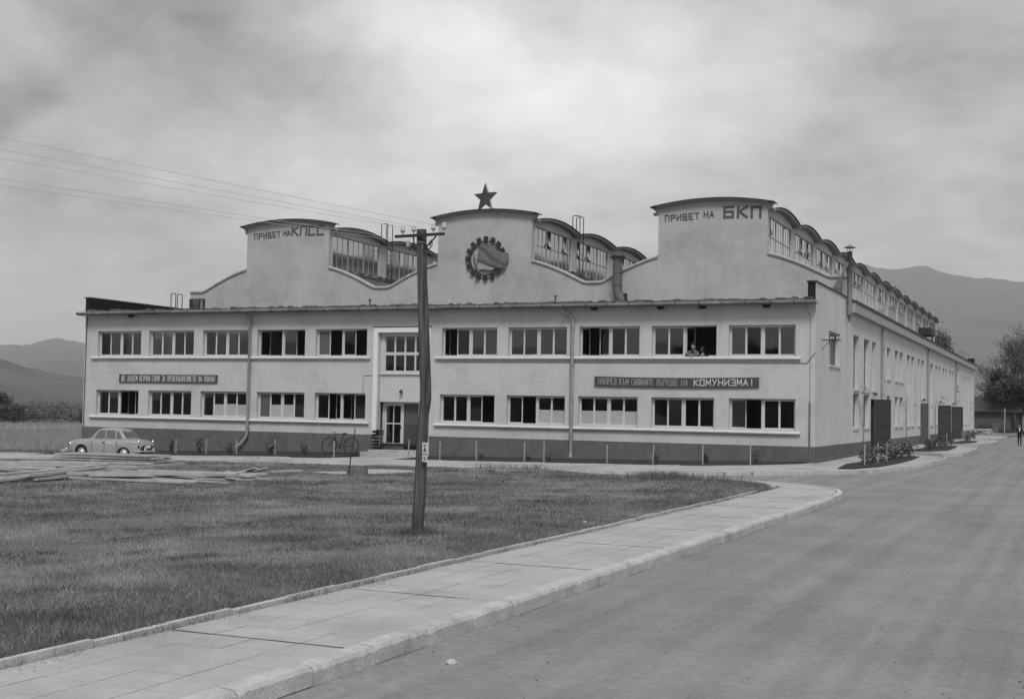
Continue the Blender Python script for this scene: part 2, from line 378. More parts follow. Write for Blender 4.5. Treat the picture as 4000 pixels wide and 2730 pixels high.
# road material gets long tyre tracks
def road_tracks():
    nt = M_road.node_tree; N = nt.nodes; L = nt.links; b = N['Principled BSDF']; src = b.inputs['Base Color'].links[0].from_socket
    geo = N.new('ShaderNodeNewGeometry'); mp = N.new('ShaderNodeMapping'); mp.inputs['Scale'].default_value = (1.6, .035, 1); mp.inputs['Rotation'].default_value = (0, 0, R(5))
    L.new(geo.outputs['Position'], mp.inputs[0]); no = N.new('ShaderNodeTexNoise'); no.inputs['Scale'].default_value = 1.6; no.inputs['Detail'].default_value = 5
    L.new(mp.outputs[0], no.inputs['Vector']); mr = N.new('ShaderNodeMapRange'); mr.inputs[1].default_value = .3; mr.inputs[2].default_value = .7; mr.inputs[3].default_value = .84; mr.inputs[4].default_value = 1.14
    L.new(no.outputs[0], mr.inputs[0]); ml = N.new('ShaderNodeMath'); ml.operation = 'MULTIPLY'; L.new(src, ml.inputs[0]); L.new(mr.outputs[0], ml.inputs[1])
    # spatters of grit and darker dirt
    n2 = N.new('ShaderNodeTexNoise'); n2.inputs['Scale'].default_value = 9; n2.inputs['Detail'].default_value = 8; n2.inputs['Roughness'].default_value = .75; L.new(geo.outputs['Position'], n2.inputs['Vector'])
    m2 = N.new('ShaderNodeMapRange'); m2.inputs[1].default_value = .3; m2.inputs[2].default_value = .7; m2.inputs[3].default_value = .82; m2.inputs[4].default_value = 1.16; L.new(n2.outputs[0], m2.inputs[0])
    m3 = N.new('ShaderNodeMath'); m3.operation = 'MULTIPLY'; L.new(ml.outputs[0], m3.inputs[0]); L.new(m2.outputs[0], m3.inputs[1]); 
    n4 = N.new('ShaderNodeTexNoise'); n4.inputs['Scale'].default_value = .45; n4.inputs['Detail'].default_value = 9; n4.inputs['Roughness'].default_value = .7; L.new(geo.outputs['Position'], n4.inputs['Vector'])
    m4 = N.new('ShaderNodeMapRange'); m4.inputs[1].default_value = .35; m4.inputs[2].default_value = .65; m4.inputs[3].default_value = .86; m4.inputs[4].default_value = 1.1; L.new(n4.outputs[0], m4.inputs[0])
    m5 = N.new('ShaderNodeMath'); m5.operation = 'MULTIPLY'; L.new(m3.outputs[0], m5.inputs[0]); L.new(m4.outputs[0], m5.inputs[1]); L.new(m5.outputs[0], b.inputs['Base Color'])
road_tracks()
def rz(x, y): return G(x) if x < 0 else 0.0

# lawn
LAWN = [(2.62, -66), (2.62, -23), (2.5, -20.5), (2.2, -19.0), (1.5, -17.6), (.6, -16.9), (-1.0, -16.2), (-3.2, -14.9), (-5.2, -13.2), (-7.2, -11.7), (-8.6, -10.8), (-70, -10.7), (-70, -66)]
lawn = sheet_poly('lawn', LAWN, .12, M_lawn, 2, .2, .02); tag(lawn, 'rough grass plot in front of the factory', kind='structure')
# pavement bed under the slabs (joint sand shows between them)
Mj = mat('joint_sand', .27, .98, .2, 6)
PAV = [(2.66, -66), (4.62, -66), (4.62, -23.5), (4.52, -21.2), (4.25, -19.6), (3.65, -18.45), (2.6, -17.3), (1.6, -16.75), (.2, -16.55), (-1.6, -15.85), (-1.0, -16.15), (.6, -16.85), (1.5, -17.55), (2.2, -18.95), (2.5, -20.45), (2.66, -23)]
pav = sheet_poly('pavement', PAV, .132, Mj, 3, .15); tag(pav, 'concrete slab pavement beside the lawn', kind='structure')
def slabs():
    src = []
    for k in range(5):
        b = MB(); w, l = .463, .5165; e = .004; j = [random.uniform(-.0018, .0018) for _ in range(8)]
        bt = [(j[0], 0, 0), (w+j[1], 0, 0), (w+j[2], l, 0), (j[3], l, 0)]
        tp = [(x+(e if i in (0, 3) else -e), y+(e if i < 2 else -e), .022) for i, (x, y, z) in enumerate(bt)]
        b.hexa(bt, tp); o = b.build('paving_slab', M_slab, pav); src.append(o)
    first = True; used = set()
    y0 = -52.89; rows = []
    for blk in range(12):
        for r_ in range(6): rows.append(y0 + blk*3.15 + r_*.519)
    far = MB()
    for y in rows:
        if y > -22.5: break
        for c in range(4):
            x = 2.705 + c*.468; dz = random.uniform(-.003, .003); k = random.randrange(5)
            if y < -24.5 and y > -50.6:
                if k not in used: o = src[k]; used.add(k)
                else: o = inst(src[k], pav)
                o.location = (x, y, .128+dz); o.rotation_euler = (random.uniform(-.004, .004), random.uniform(-.004, .004), random.uniform(-.006, .006))
            else: far.box(x, x+.458, y, y+.512, .128, .150+dz)
    y = -22.3
    # rounded end of the pavement: poured concrete
    far.build('paving_slab_rows', M_slab, pav)['kind'] = 'stuff'
    end = [(2.70, -22.4), (4.56, -22.4), (4.48, -21.2), (4.2, -19.66), (3.62, -18.52), (2.58, -17.36), (1.58, -16.81), (.2, -16.6), (-1.5, -15.9), (-1.0, -16.12), (.6, -16.8), (1.55, -17.5), (2.25, -18.9), (2.56, -20.4)]
    e = sheet_poly('pavement_end', end, .152, M_slab, 2, .03); e.parent = pav
    for blk in range(10):      # dirt-filled expansion joints
        y = y0+blk*3.15-.034; n = 12
        for i in range(n):
            b = MB() if i == 0 else b; xa = 2.72+1.84*i/n; xb = 2.72+1.84*(i+1)/n; o_ = random.uniform(-.006, .008)
            if blk % 3 == 0 and i > 9: continue
            b.box(xa, xb-.001, y+.004+o_, y+.028+random.uniform(-.006, .008), .135, .1505+random.uniform(0, .0015))
        b.build('joint_filling', mat('joint_dirt', .10, .98, .4, 9, 5), pav)
    # kerb stones, straight run then round the nose
    kb = []
    for k in range(7):
        b = MB(); n = 14; i0 = 0
        for q in range(n+1):
            y = .004+.976*q/n; c = abs(random.gauss(0, .004))+(.016 if random.random() < .08 else 0)+(.014 if q in (0, n) else 0)
            b.v += [(0, y, 0), (.19, y, 0), (.187, y, .125-c), (.168-c*.8, y, .157-c*.25), (0, y, .165)]
        for q in range(n):
            for w in range(5): b.f.append((q*5+w, q*5+(w+1) % 5, (q+1)*5+(w+1) % 5, (q+1)*5+w)); b.m.append(0)
        b.f.append((0, 1, 2, 3, 4)); b.m.append(0); b.f.append(tuple(n*5+4-w for w in range(5))); b.m.append(0)
        kb.append(b.build('kerb_stone', M_kerb, pav))
    used = set()
    for i in range(29):
        k = i % 7
        if k not in used: o = kb[k]; used.add(k)
        else: o = inst(kb[k], pav)
        o.location = (4.6+random.uniform(-.012, .012), -52.45+i, random.uniform(-.008, .004)); o.rotation_euler = (random.uniform(-.004, .004), random.uniform(-.02, .02), random.uniform(-.008, .008))
    nose = [(4.62, -23.4), (4.60, -22.4), (4.52, -21.3), (4.38, -20.4), (4.16, -19.6), (3.8, -18.9), (3.2, -18.1), (2.6, -17.45), (1.9, -16.98), (1.1, -16.75), (.2, -16.62), (-.7, -16.3), (-1.6, -15.85)]
    for (a, c) in zip(nose[:-1], nose[1:]):
        d = Vector((c[0]-a[0], c[1]-a[1], 0)); l = d.length; d.normalize(); nn = Vector((d.y, -d.x, 0))*.15
        A = Vector((a[0], a[1], 0))+d*.008; C_ = Vector((a[0], a[1], 0))+d*(l-.008)
        b = MB(); b.hexa([A, A+nn, C_+nn, C_], [A+Vector((0, 0, .162)), A+nn*.92+Vector((0, 0, .156)), C_+nn*.92+Vector((0, 0, .156)), C_+Vector((0, 0, .162))])
        b.build('kerb_stone', M_kerb, pav)
    # thin edging along the lawn
    eb = MB(); eb.box(0, .07, 0, .985, 0, .205); eo = eb.build('edging_stone', M_kerb, pav)
    for i in range(30):
        o = eo if i == 0 else inst(eo, pav)
        o.location = (2.612+random.uniform(-.01, .01), -52.6+i, random.uniform(-.012, .004)); o.rotation_euler = (random.uniform(-.006, .006), random.uniform(-.05, .05), random.uniform(-.012, .012))
slabs()

def edge_dirt():
    n = 5200; y = rng.uniform(-52, -22, n); f = np.sin(y*2.3)+np.sin(y*5.1+1)+np.sin(y*.9+2); k = rng.uniform(0, 3, n) < f+1.2; y = y[k]; x = 2.69+np.abs(rng.normal(size=len(y)))*.05*(1+np.clip(np.sin(y*2.3), 0, 1)*2.2); z = np.full(len(y), .153)
    c = np.stack([x, y, z], 1); d = leaf_quads(c, .022); d[:, 2] = .1535+np.abs(d[:, 2]-.153)*.5; o = fast_mesh('edge_dirt', d, 4, mat('edge_soil_crumbs', .11, .98, .3, 5, island=.4)); tag(o, 'soil and dead grass crumbs along the lawn edging', 'dirt', kind='stuff')
edge_dirt()

# building walk in front, following the terrain; then three paved islands along the side
def gz(x, off): return G(x)+off
WALK = [(-70, -10.3), (-30, -10.4), (-12, -10.5), (-6, -10.6), (-2, -10.6), (-.5, -10.1), (.9, -8.8), (2.1, -7.2), (3.1, -4.8), (3.7, -2.3), (4.15, 1.0), (4.3, 5.6), (4.4, 9.5), (4.25, 11.6), (3.6, 13.4), (2.6, 15.2), (1.0, 16.0), (-.02, 16.2), (-.02, -.02), (-19.1, -.02), (-70, -.02)]
walk = sheet_poly('walk', WALK, .12, M_walk, 3, .14, 0, lambda x, y: G(x)+(.06 if y > 8 else (.06*max(0, min(1, (y+1)/9)) if x > -.5 else 0)))
tag(walk, 'pale concrete walk round the factory', kind='structure')
def walk_kerbs():
    pts = [(-9.0, -10.60), (-7.9, -10.62), (-6.8, -10.63), (-5.7, -10.64), (-4.6, -10.65), (-3.5, -10.65), (-2.4, -10.64), (-1.3, -10.45), (-.4, -10.1), (.3, -9.5), (.95, -8.8), (1.55, -7.9), (2.15, -7.15), (2.6, -6.1), (3.05, -5.0), (3.4, -3.7), (3.72, -2.35), (3.95, -.8), (4.17, .9), (4.25, 2.4), (4.3, 4.0), (4.34, 5.6), (4.39, 7.5), (4.43, 9.5), (4.28, 11.6), (3.65, 13.4), (2.65, 15.2), (1.0, 16.05)]
    for a, c in zip(pts[:-1], pts[1:]):
        za, zc = rz(*a), rz(*c); up = .06 if a[1] > 3 else .0
        A = Vector((a[0], a[1], za-.05)); C_ = Vector((c[0], c[1], zc-.05)); d = (C_-A).normalized(); A += d*.012; C_ -= d*.012; nn = Vector((d.y, -d.x, 0))*.13
        b = MB(); t = Vector((0, 0, .185+up+random.uniform(-.008, .008))); b.hexa([A, A+nn, C_+nn, C_], [A+t, A+nn*.95+t, C_+nn*.95+t, C_+t]); b.build('kerb_stone', M_kerb, walk)
walk_kerbs()
def island(pts, z=.19):
    o = sheet_poly('paved_island', pts, z, M_walk, 4, .25, 0, lambda x, y: 0.0); o.name = 'paved_island'; o.parent = walk; return o
island([(-.02, 20.6), (1.3, 19.4), (3.6, 18.6), (4.55, 19.6), (4.6, 24), (4.5, 31), (4.3, 34.5), (3.4, 38), (1.6, 40.0), (-.02, 40.3)])
island([(-.02, 44.2), (2.4, 44), (3.6, 46), (4.2, 52), (4.2, 60), (4.1, 64.5), (2.6, 67.5), (-.02, 69)])
island([(-.02, 72.5), (2.6, 72.5), (3.6, 76), (3.6, 92), (2.0, 95), (-.02, 95.2)])
def bed(name, pts, zf, h=.03, z0=.13):
    o = sheet_poly(name, pts, z0, M_soil, 1.2, .06, .012, zf); o['kind'] = 'structure'; o['label'] = 'dark soil bed'; return o
bed('flower_bed', [(-40.4, -4.15), (-24.0, -4.2), (-22.4, -4.0), (-21.9, -2.4), (-22.0, -.06), (-40.4, -.06)], lambda x, y: G(x)+.15*max(0, min(1, 1+y/4.2)))
bed('flower_bed', [(-62, -4.1), (-40.6, -4.15), (-40.6, 2.5), (-48, 3.5), (-62, 2.0)], lambda x, y: G(x)+.02*y)
bed('flower_bed', [(-18.6, -4.35), (-10, -4.4), (-4, -4.2), (-1.6, -2.8), (-.3, -.9), (-.3, -.06), (-18.5, -.06)], lambda x, y: G(x)+.06*max(0, min(1, 1+y/4.4)))
bed('flower_bed', [(1.9, -5.4), (2.4, -5.0), (3.0, -2.2), (3.25, 2), (3.3, 7), (3.1, 12), (2.5, 13.6), (2.0, 10), (1.7, 4), (1.5, -1)], lambda x, y: .05)
bed('flower_bed', [(1.5, 20.6), (2.6, 20.9), (3.3, 24.6), (3.2, 31), (2.8, 38), (1.8, 38.5), (1.3, 32), (1.3, 25)], lambda x, y: .07)
bed('flower_bed', [(1.4, 45.5), (2.5, 46), (3.0, 52), (2.7, 60), (1.4, 60)], lambda x, y: .07)
# white border stones of the beds
def borders():
    for (pts, lab) in (([(-18.7+i*1.0, -4.48) for i in range(15)], 0), ([(-40+i*1.0, -4.3) for i in range(17)], 1)):
        for a, c in zip(pts[:-1], pts[1:]):
            b = MB(); z = G(a[0])+.12; z2 = G(c[0])+.12; dz = random.uniform(0, .015)
            b.hexa([(a[0]+.01, a[1], z-.06), (c[0]-.01, a[1], z2-.06), (c[0]-.01, a[1]+.08, z2-.06), (a[0]+.01, a[1]+.08, z-.06)], [(a[0]+.01, a[1], z+.02+dz), (c[0]-.01, a[1], z2+.02+dz), (c[0]-.01, a[1]+.08, z2+.02+dz), (a[0]+.01, a[1]+.08, z+.02+dz)])
            b.build('border_stone', M_kerb, walk)
borders()

# ------------------------------------------------------------------ the factory
BLD = empty('factory_building', (0, 0, 0), 0, 'long pale two-storey factory with three arched roof gables and scalloped clerestory', 'factory')
def wall_holes(b, P, u0, u1, v0, v1, holes, th=.3, rev=None, mi=0):
    us = sorted({u0, u1} | {h[0] for h in holes} | {h[1] for h in holes}); vs = sorted({v0, v1} | {h[2] for h in holes} | {h[3] for h in holes})
    for i in range(len(us)-1):
        for j in range(len(vs)-1):
            cu, cv = (us[i]+us[i+1])/2, (vs[j]+vs[j+1])/2
            if any(h[0] < cu < h[1] and h[2] < cv < h[3] for h in holes): continue
            for d in (0, th): b.face([P(us[i], vs[j], d), P(us[i+1], vs[j], d), P(us[i+1], vs[j+1], d), P(us[i], vs[j+1], d)], mi)
    for h in holes:
        a, c, e, g = h[:4]
        for (p, q, r_, s_) in (((a, e), (a, g), 0, 0), ((c, e), (c, g), 0, 0), ((a, e), (c, e), 0, 0), ((a, g), (c, g), 0, 0)):
            b.face([P(p[0], p[1], 0), P(q[0], q[1], 0), P(q[0], q[1], th), P(p[0], p[1], th)], mi)
    for (p, q) in (((u0, v0), (u1, v0)), ((u1, v0), (u1, v1)), ((u1, v1), (u0, v1)), ((u0, v1), (u0, v0))):
        b.face([P(p[0], p[1], 0), P(q[0], q[1], 0), P(q[0], q[1], th), P(p[0], p[1], th)], mi)
XL = -40.53
UP = [(-39.61, -36.59), (-36.05, -33.05), (-32.46, -29.55), (-28.98, -26.03), (-25.39, -22.36), (-18.15, -15.17), (-14.58, -11.56), (-10.95, -7.98), (-7.40, -4.38), (-3.83, -.85)]
LO = [(-39.61, -36.66), (-36.01, -33.12), (-32.52, -29.57), (-28.92, -25.99), (-25.37, -22.38), (-18.19, -15.25), (-14.61, -11.61), (-10.96, -8.04), (-7.39, -4.46), (-3.80, -.84)]
ZU = (4.74, 6.13); ZL = (1.50, 2.875)
Yh = 9.1
def office():
    b = MB()
    holes = [(a, c)+ZU for a, c in UP] + [(a, c)+ZL for a, c in LO] + [(-21.66, -18.98, .10, 5.92)]
    wall_holes(b, lambda u, v, d: (u, d, v), XL, -.003, -.9, 7.02, holes, .3)
    b.build('front_wall', M_wall, BLD)
    b = MB(); b.box(XL+.0, -21.92, -.035, -.001, -1.0, .82); b.box(-18.72, .03, -.035, -.001, -.5, .82); b.build('plinth', M_plinth, BLD)
    b = MB(); b.box(-30, -22.1, -.16, -.036, -.6, .06); b.box(XL+.1, -30, -.16, -.036, -.9, -.2); b.box(-18.6, .12, -.16, -.036, -.3, .09); b.box(.032, .13, -.16, 13.2, -.3, .30); b.build('footing', M_plinth, BLD)
    # sill bands (rounded front), four lengths
    for (x0, x1) in ((-39.98, -22.13), (-18.45, -.62)):
        for z in (4.585, 1.315):
            b = MB(); n = 6
            prof = [(0, 0), (-.10, 0), (-.13, .03), (-.14, .065), (-.13, .10), (-.10, .13), (0, .135)]
            i = len(b.v)
            for x in (x0, x1): b.v += [(x, p[0]-.001, z+p[1]) for p in prof]
            m = len(prof)
            b.f.append(tuple(i+k for k in range(m))); b.m.append(0); b.f.append(tuple(i+2*m-1-k for k in range(m))); b.m.append(0)
            for k in range(m): b.f.append((i+k, i+m+k, i+m+(k+1) % m, i+(k+1) % m)); b.m.append(0)
            b.build('sill_band', M_sill, BLD)
    # interior rooms
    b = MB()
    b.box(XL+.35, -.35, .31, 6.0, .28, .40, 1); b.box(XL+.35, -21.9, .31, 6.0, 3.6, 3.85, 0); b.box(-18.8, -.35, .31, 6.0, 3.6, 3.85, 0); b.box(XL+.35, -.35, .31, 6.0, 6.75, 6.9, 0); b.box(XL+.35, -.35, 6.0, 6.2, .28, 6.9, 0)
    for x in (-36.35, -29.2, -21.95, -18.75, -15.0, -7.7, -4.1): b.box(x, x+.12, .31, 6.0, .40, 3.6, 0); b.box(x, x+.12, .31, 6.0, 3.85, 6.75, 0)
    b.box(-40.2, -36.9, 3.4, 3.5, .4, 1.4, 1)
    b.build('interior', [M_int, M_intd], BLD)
    # left wall, right wall of the office wing
    b = MB(); wall_holes(b, lambda u, v, d: (XL+d, u, v), .30, Yh, -1.2, 7.15, [], .3); b.build('left_wall', M_side, BLD)
    # parapet fins, black inside
    for (x0, x1, inn) in ((XL-.002, XL+.33, 1), (-.33, .002, 0)):
        b = MB(); b.box(x0, x1, -.02, Yh-.01, 7.16, 7.98, 0); b.build('parapet_fin', [M_side], BLD)
        b = MB()
        if inn: b.box(x1+.001, x1+.012, -.02, Yh-.02, 7.12, 7.97, 0)
        else: b.box(x0-.012, x0-.001, -.02, Yh-.02, 7.12, 7.97, 0)
        b.box(x0, x1, -.034, -.021, 7.12, 7.97, 0); b.build('bitumen_lining', M_bit, BLD)
        b = MB(); b.box(x0-.05, x1+.05, -.09, Yh-.03, 7.982, 8.045, 0); b.build('parapet_cap', M_cap, BLD)
    # roof of the wing, eave slab and gutter
    b = MB(); b.hexa([(XL+.345, -.44, 7.06), (-.345, -.44, 7.06), (-.345, Yh-.01, 7.90), (XL+.345, Yh-.01, 7.90)], [(XL+.345, -.44, 7.19), (-.345, -.44, 7.19), (-.345, Yh-.01, 8.02), (XL+.345, Yh-.01, 8.02)]); b.build('roof', M_roof, BLD)
    b = MB(); b.box(-40.66, .14, -.46, .0, 7.021, 7.055); b.build('soffit', M_soff, BLD)
    b = MB(); b.tube([(-40.72, -.52, 7.10), (.13, -.52, 7.08)], .075, 8); b.box(-40.66, .13, -.478, -.461, 6.985, 7.17); b.build('gutter', mat('dull_gutter', .17, .85, .3, 1.3, 6, v2=.10, thr=.6), BLD)
    # ragged mossy line along the roof edge
    b = MB(); x = -40.1
    while x < -.4:
        w = random.uniform(.10, .45); h = random.uniform(.02, .12)*(1.0 if random.random() < .8 else .3); b.box(x, x+w, -.40+random.uniform(-.03, .03), -.25, 7.175, 7.19+h+.02); x += w+.002
    b.build('moss_edge', M_moss, BLD)
    bs = MB(); bs.box(0, .03, -.61, -.59, 6.99, 7.16); bs.box(0, .03, -.60, -.44, 6.985, 7.0); src = bs.build('gutter_bracket', M_dmetal, BLD); x = -40.6; k = 0
    while x < .1:
        o = src if k == 0 else inst(src, BLD); o.location = (x, 0, 0); x += 1.07+random.uniform(-.06, .06); k += 1
    # mossy foot of the hall wall
    b = MB(); x = -40.0
    while x < -.4:
        w = random.uniform(.15, .7); h = random.uniform(.0, .08); b.box(x, x+w, Yh-.03-random.uniform(0, .03), Yh-.004, 8.02, 8.06+h); x += w+.002
    b.build('wall_foot_flashing', M_moss, BLD)
    # hanging swallow nests / dark knots under the eave
    for x in (-30.0-7.2, -10.15, -6.95, -5.0, -1.6-3.4+9.0-6.1):
        b = MB(); b.lathe([(.02, 0), (.14, .02), (.19, .09), (.14, .16)], (x, -.2, 6.86), 8); b.build('eave_nest', M_bit, BLD)
    # dark weather stain box at the left end of the upper wall
    b = MB(); b.box(-40.38, -39.3, Yh-.16, Yh-.001, 8.03, 8.72); b.build('bitumen_panel', mat('streaked_bitumen', .03, .7, .5, 3, 6, stretch=(6, 1, .3), v2=.3, thr=.58), BLD)
office()

def front_window(x0, x1, z0, z1, spec, name='window'):
    w, h = x1-x0, z1-z0; b = MB(); t = .055
    b.box(0, t, 0, .08, 0, h); b.box(w-t, w, 0, .08, 0, h); b.box(t, w-t, 0, .08, 0, t); b.box(t, w-t, 0, .08, h-t, h)
    b.box(w/2-.05, w/2+.05, -.005, .085, t, h-t); b.box(-.0, w, -.12, -.002, -.03, .012)
    W = b.build(name, M_frame, BLD); W.location = (x0, .20, z0)
    q = (w/2-.05-t)/2
    for i, s in enumerate(spec):
        xa = (t, t+q, w/2+.05, w/2+.05+q)[i]; hinge_left = i in (0, 2)
        f = MB(); r = .045
        f.box(0, r, -.02, .02, 0, h-2*t); f.box(q-r, q, -.02, .02, 0, h-2*t); f.box(r, q-r, -.02, .02, 0, r); f.box(r, q-r, -.02, .02, h-2*t-r, h-2*t)
        g = MB(); g.box(r, q-r, -.003, .003, r, h-2*t-r)
        if not hinge_left:
            f.v = [(v[0]-q, v[1], v[2]) for v in f.v]; g.v = [(v[0]-q, v[1], v[2]) for v in g.v]
        sash = f.build('sash', M_frame, W); gm = {'f': M_glassf, 'k': M_glassd}.get(s.lower(), M_glass)
        pane = g.build('pane', gm, W)
        for o in (sash, pane):
            o.location = (xa if hinge_left else xa+q, .035, t)
            if s not in 'oOp' and o is pane: o.rotation_euler = (R(random.gauss(0, .5)), 0, R(random.gauss(0, 1.8)))
            if s in 'oO': 
                a = R(random.uniform(62, 98) if s == 'o' else random.uniform(25, 45)); o.rotation_euler = (0, 0, a if hinge_left else -a)
        if s in 'oO': pane.rotation_euler = sash.rotation_euler
        if s == 'p':
            c = MB(); c.box(xa+.046, xa+q-.046, .022, .030, t+.046, t+(h-2*t)*random.uniform(.50, .54)); c.build('painted_pane', M_curt, W)
        if s in 'cC':
            c = MB(); n = 14
            for k in range(n):
                xa_ = xa+q*k/n; y = .16+.02*math.sin(k*2.1); c.box(xa_, xa_+q/n*.98, y, y+.01, t+.02, h-t-.02)
            c.build('curtain', M_curt if s == 'c' else mat('grey_curtain', .16, .9, .1, 3), W)
    return W
for (a, c), s in zip(UP, ['gCgg', 'Cggg', 'gggg', 'ooOo', 'kogo', 'oggg', 'gggg', 'oOgg', 'ggoo', 'gggg']): front_window(a, c, ZU[0], ZU[1], s)
for (a, c), s in zip(LO, ['gCoO', 'gggg', 'gppp', 'kppg', 'gOog', 'gggo', 'gopp', 'pppp', 'gggg', 'Oogg']): front_window(a, c, ZL[0], ZL[1], s)

def entrance():
    # white surround
    b = MB(); b.box(-21.92, -21.665, -.13, .02, .82, 6.19); b.box(-18.975, -18.72, -.13, .02, .82, 6.19); b.box(-21.664, -18.976, -.13, .02, 5.925, 6.19)
    b.build('entrance_surround', M_band, BLD)
    b = MB(); b.box(-21.955, -18.685, -.16, -.002, 6.192, 6.225); b.build('surround_cap', M_cap, BLD)
    # recessed wall with the stair window
    b = MB(); wall_holes(b, lambda u, v, d: (u, .16+d, v), -21.655, -18.985, 2.47, 5.915, [(-21.42, -19.12, 3.98, 5.79)], .14); b.build('entrance_wall', M_panel, BLD)
    b = MB(); b.box(-21.65, -18.99, .07, .159, 3.84, 3.90); b.build('stair_window_sill', M_sill, BLD)
    b = MB(); x0, x1, z0, z1 = -21.42, -19.12, 3.98, 5.79
    b.box(x0, x0+.05, .2, .27, z0, z1); b.box(x1-.05, x1, .2, .27, z0, z1); b.box(x0+.05, x1-.05, .2, .27, z0, z0+.05); b.box(x0+.05, x1-.05, .2, .27, z1-.05, z1); b.box(x0+.05, x1-.05, .19, .28, 4.80, 4.95)
    for k in range(1, 4): x = x0+(x1-x0)*k/4; b.box(x-.045, x+.045, .195, .275, z0+.05, 4.80); b.box(x-.045, x+.045, .195, .275, 4.95, z1-.05)
    W = b.build('stair_window', M_frame, BLD)
    for k in range(4):
        xa, xb = x0+(x1-x0)*k/4+.047, x0+(x1-x0)*(k+1)/4-.047
        for zz in ((z0+.05, 4.80), (4.95, z1-.05)):
            g = MB(); g.box(xa, xb, .23, .236, zz[0], zz[1]); g.build('pane', M_glass, W)
    # doorway
    b = MB(); wall_holes(b, lambda u, v, d: (u, .5+d, v), -21.655, -18.985, .1, 2.47, [(-21.60, -19.55, .12, 2.44)], .1); b.box(-21.655, -18.985, .3, .5, 2.47, 2.6); b.build('doorway_wall', M_panel, BLD)
    b = MB(); b.box(-21.6, -21.53, .49, .6, .12, 2.44); b.box(-20.53, -20.44, .49, .6, .12, 2.44); b.box(-19.62, -19.55, .49, .6, .12, 2.44); b.box(-21.53, -20.53, .49, .6, 2.38, 2.44); b.box(-20.44, -19.62, .49, .6, 2.38, 2.44)
    D = b.build('door_frame', M_frame, BLD)
    b = MB(); x0, x1 = -21.525, -20.535
    b.box(x0, x0+.09, .52, .57, .13, 2.375); b.box(x1-.09, x1, .52, .57, .13, 2.375); b.box(x0+.09, x1-.09, .52, .57, .13, .42); b.box(x0+.09, x1-.09, .52, .57, 2.28, 2.375)
    xm = (x0+x1)/2; b.box(xm-.025, xm+.025, .525, .565, .42, 2.28); b.box(x0+.09, xm-.025, .525, .565, 1.36, 1.42); b.box(xm+.025, x1-.09, .525, .565, 1.36, 1.42)
    L = b.build('door', M_frame, BLD)
    for xa, xb in ((x0+.09, xm-.025), (xm+.025, x1-.09)):
        for za, zb in ((.42, 1.36), (1.42, 2.28)): g = MB(); g.box(xa, xb, .54, .546, za, zb); g.build('pane', M_glass, L)
    b = MB(); b.box(x1-.07, x1-.05, .47, .52, 1.15, 1.28); b.build('handle', M_dmetal, L)
    b = MB(); b.box(-20.43, -20.38, .53, .57, .13, 2.37); b.box(-19.68, -19.63, .53, .57, .13, 2.37); b.box(-20.38, -19.68, .53, .57, 2.31, 2.37); b.box(-20.38, -19.68, .53, .57, .13, 1.36); L2 = b.build('door', mat('inner_door_paint', .055, .7), BLD)
    L2['label'] = 'narrow darker right door leaf'; g = MB(); g.box(-20.38, -19.68, .54, .546, 1.36, 2.31); g.build('pane', M_glassd, L2)
    b = MB(); b.box(-20.43, -19.63, 1.6, 1.65, .3, 1.45, 0); b.box(-20.9, -19.2, 2.8, 2.85, .3, 2.6, 1); b.build('hallway', [mat('hall_dado', .07, .8), mat('hall_wall', .17, .9)], BLD)
    b = MB(); b.box(-21.66, -18.98, -.9, .5, -.35, .10); b.box(-21.9, -18.75, -1.25, -.9, -.4, -.02+.02); b.build('doorstep', M_walk, BLD)
    b = MB(); b.lathe([(.02, 0), (.10, .02), (.075, .12), (.03, .17)], (-20.38, .03, 2.9), 10); b.tube([(-20.38, .16, 3.05), (-20.38, .04, 3.07)], .02, 6); b.build('entrance_lamp', M_dmetal, BLD)
entrance()

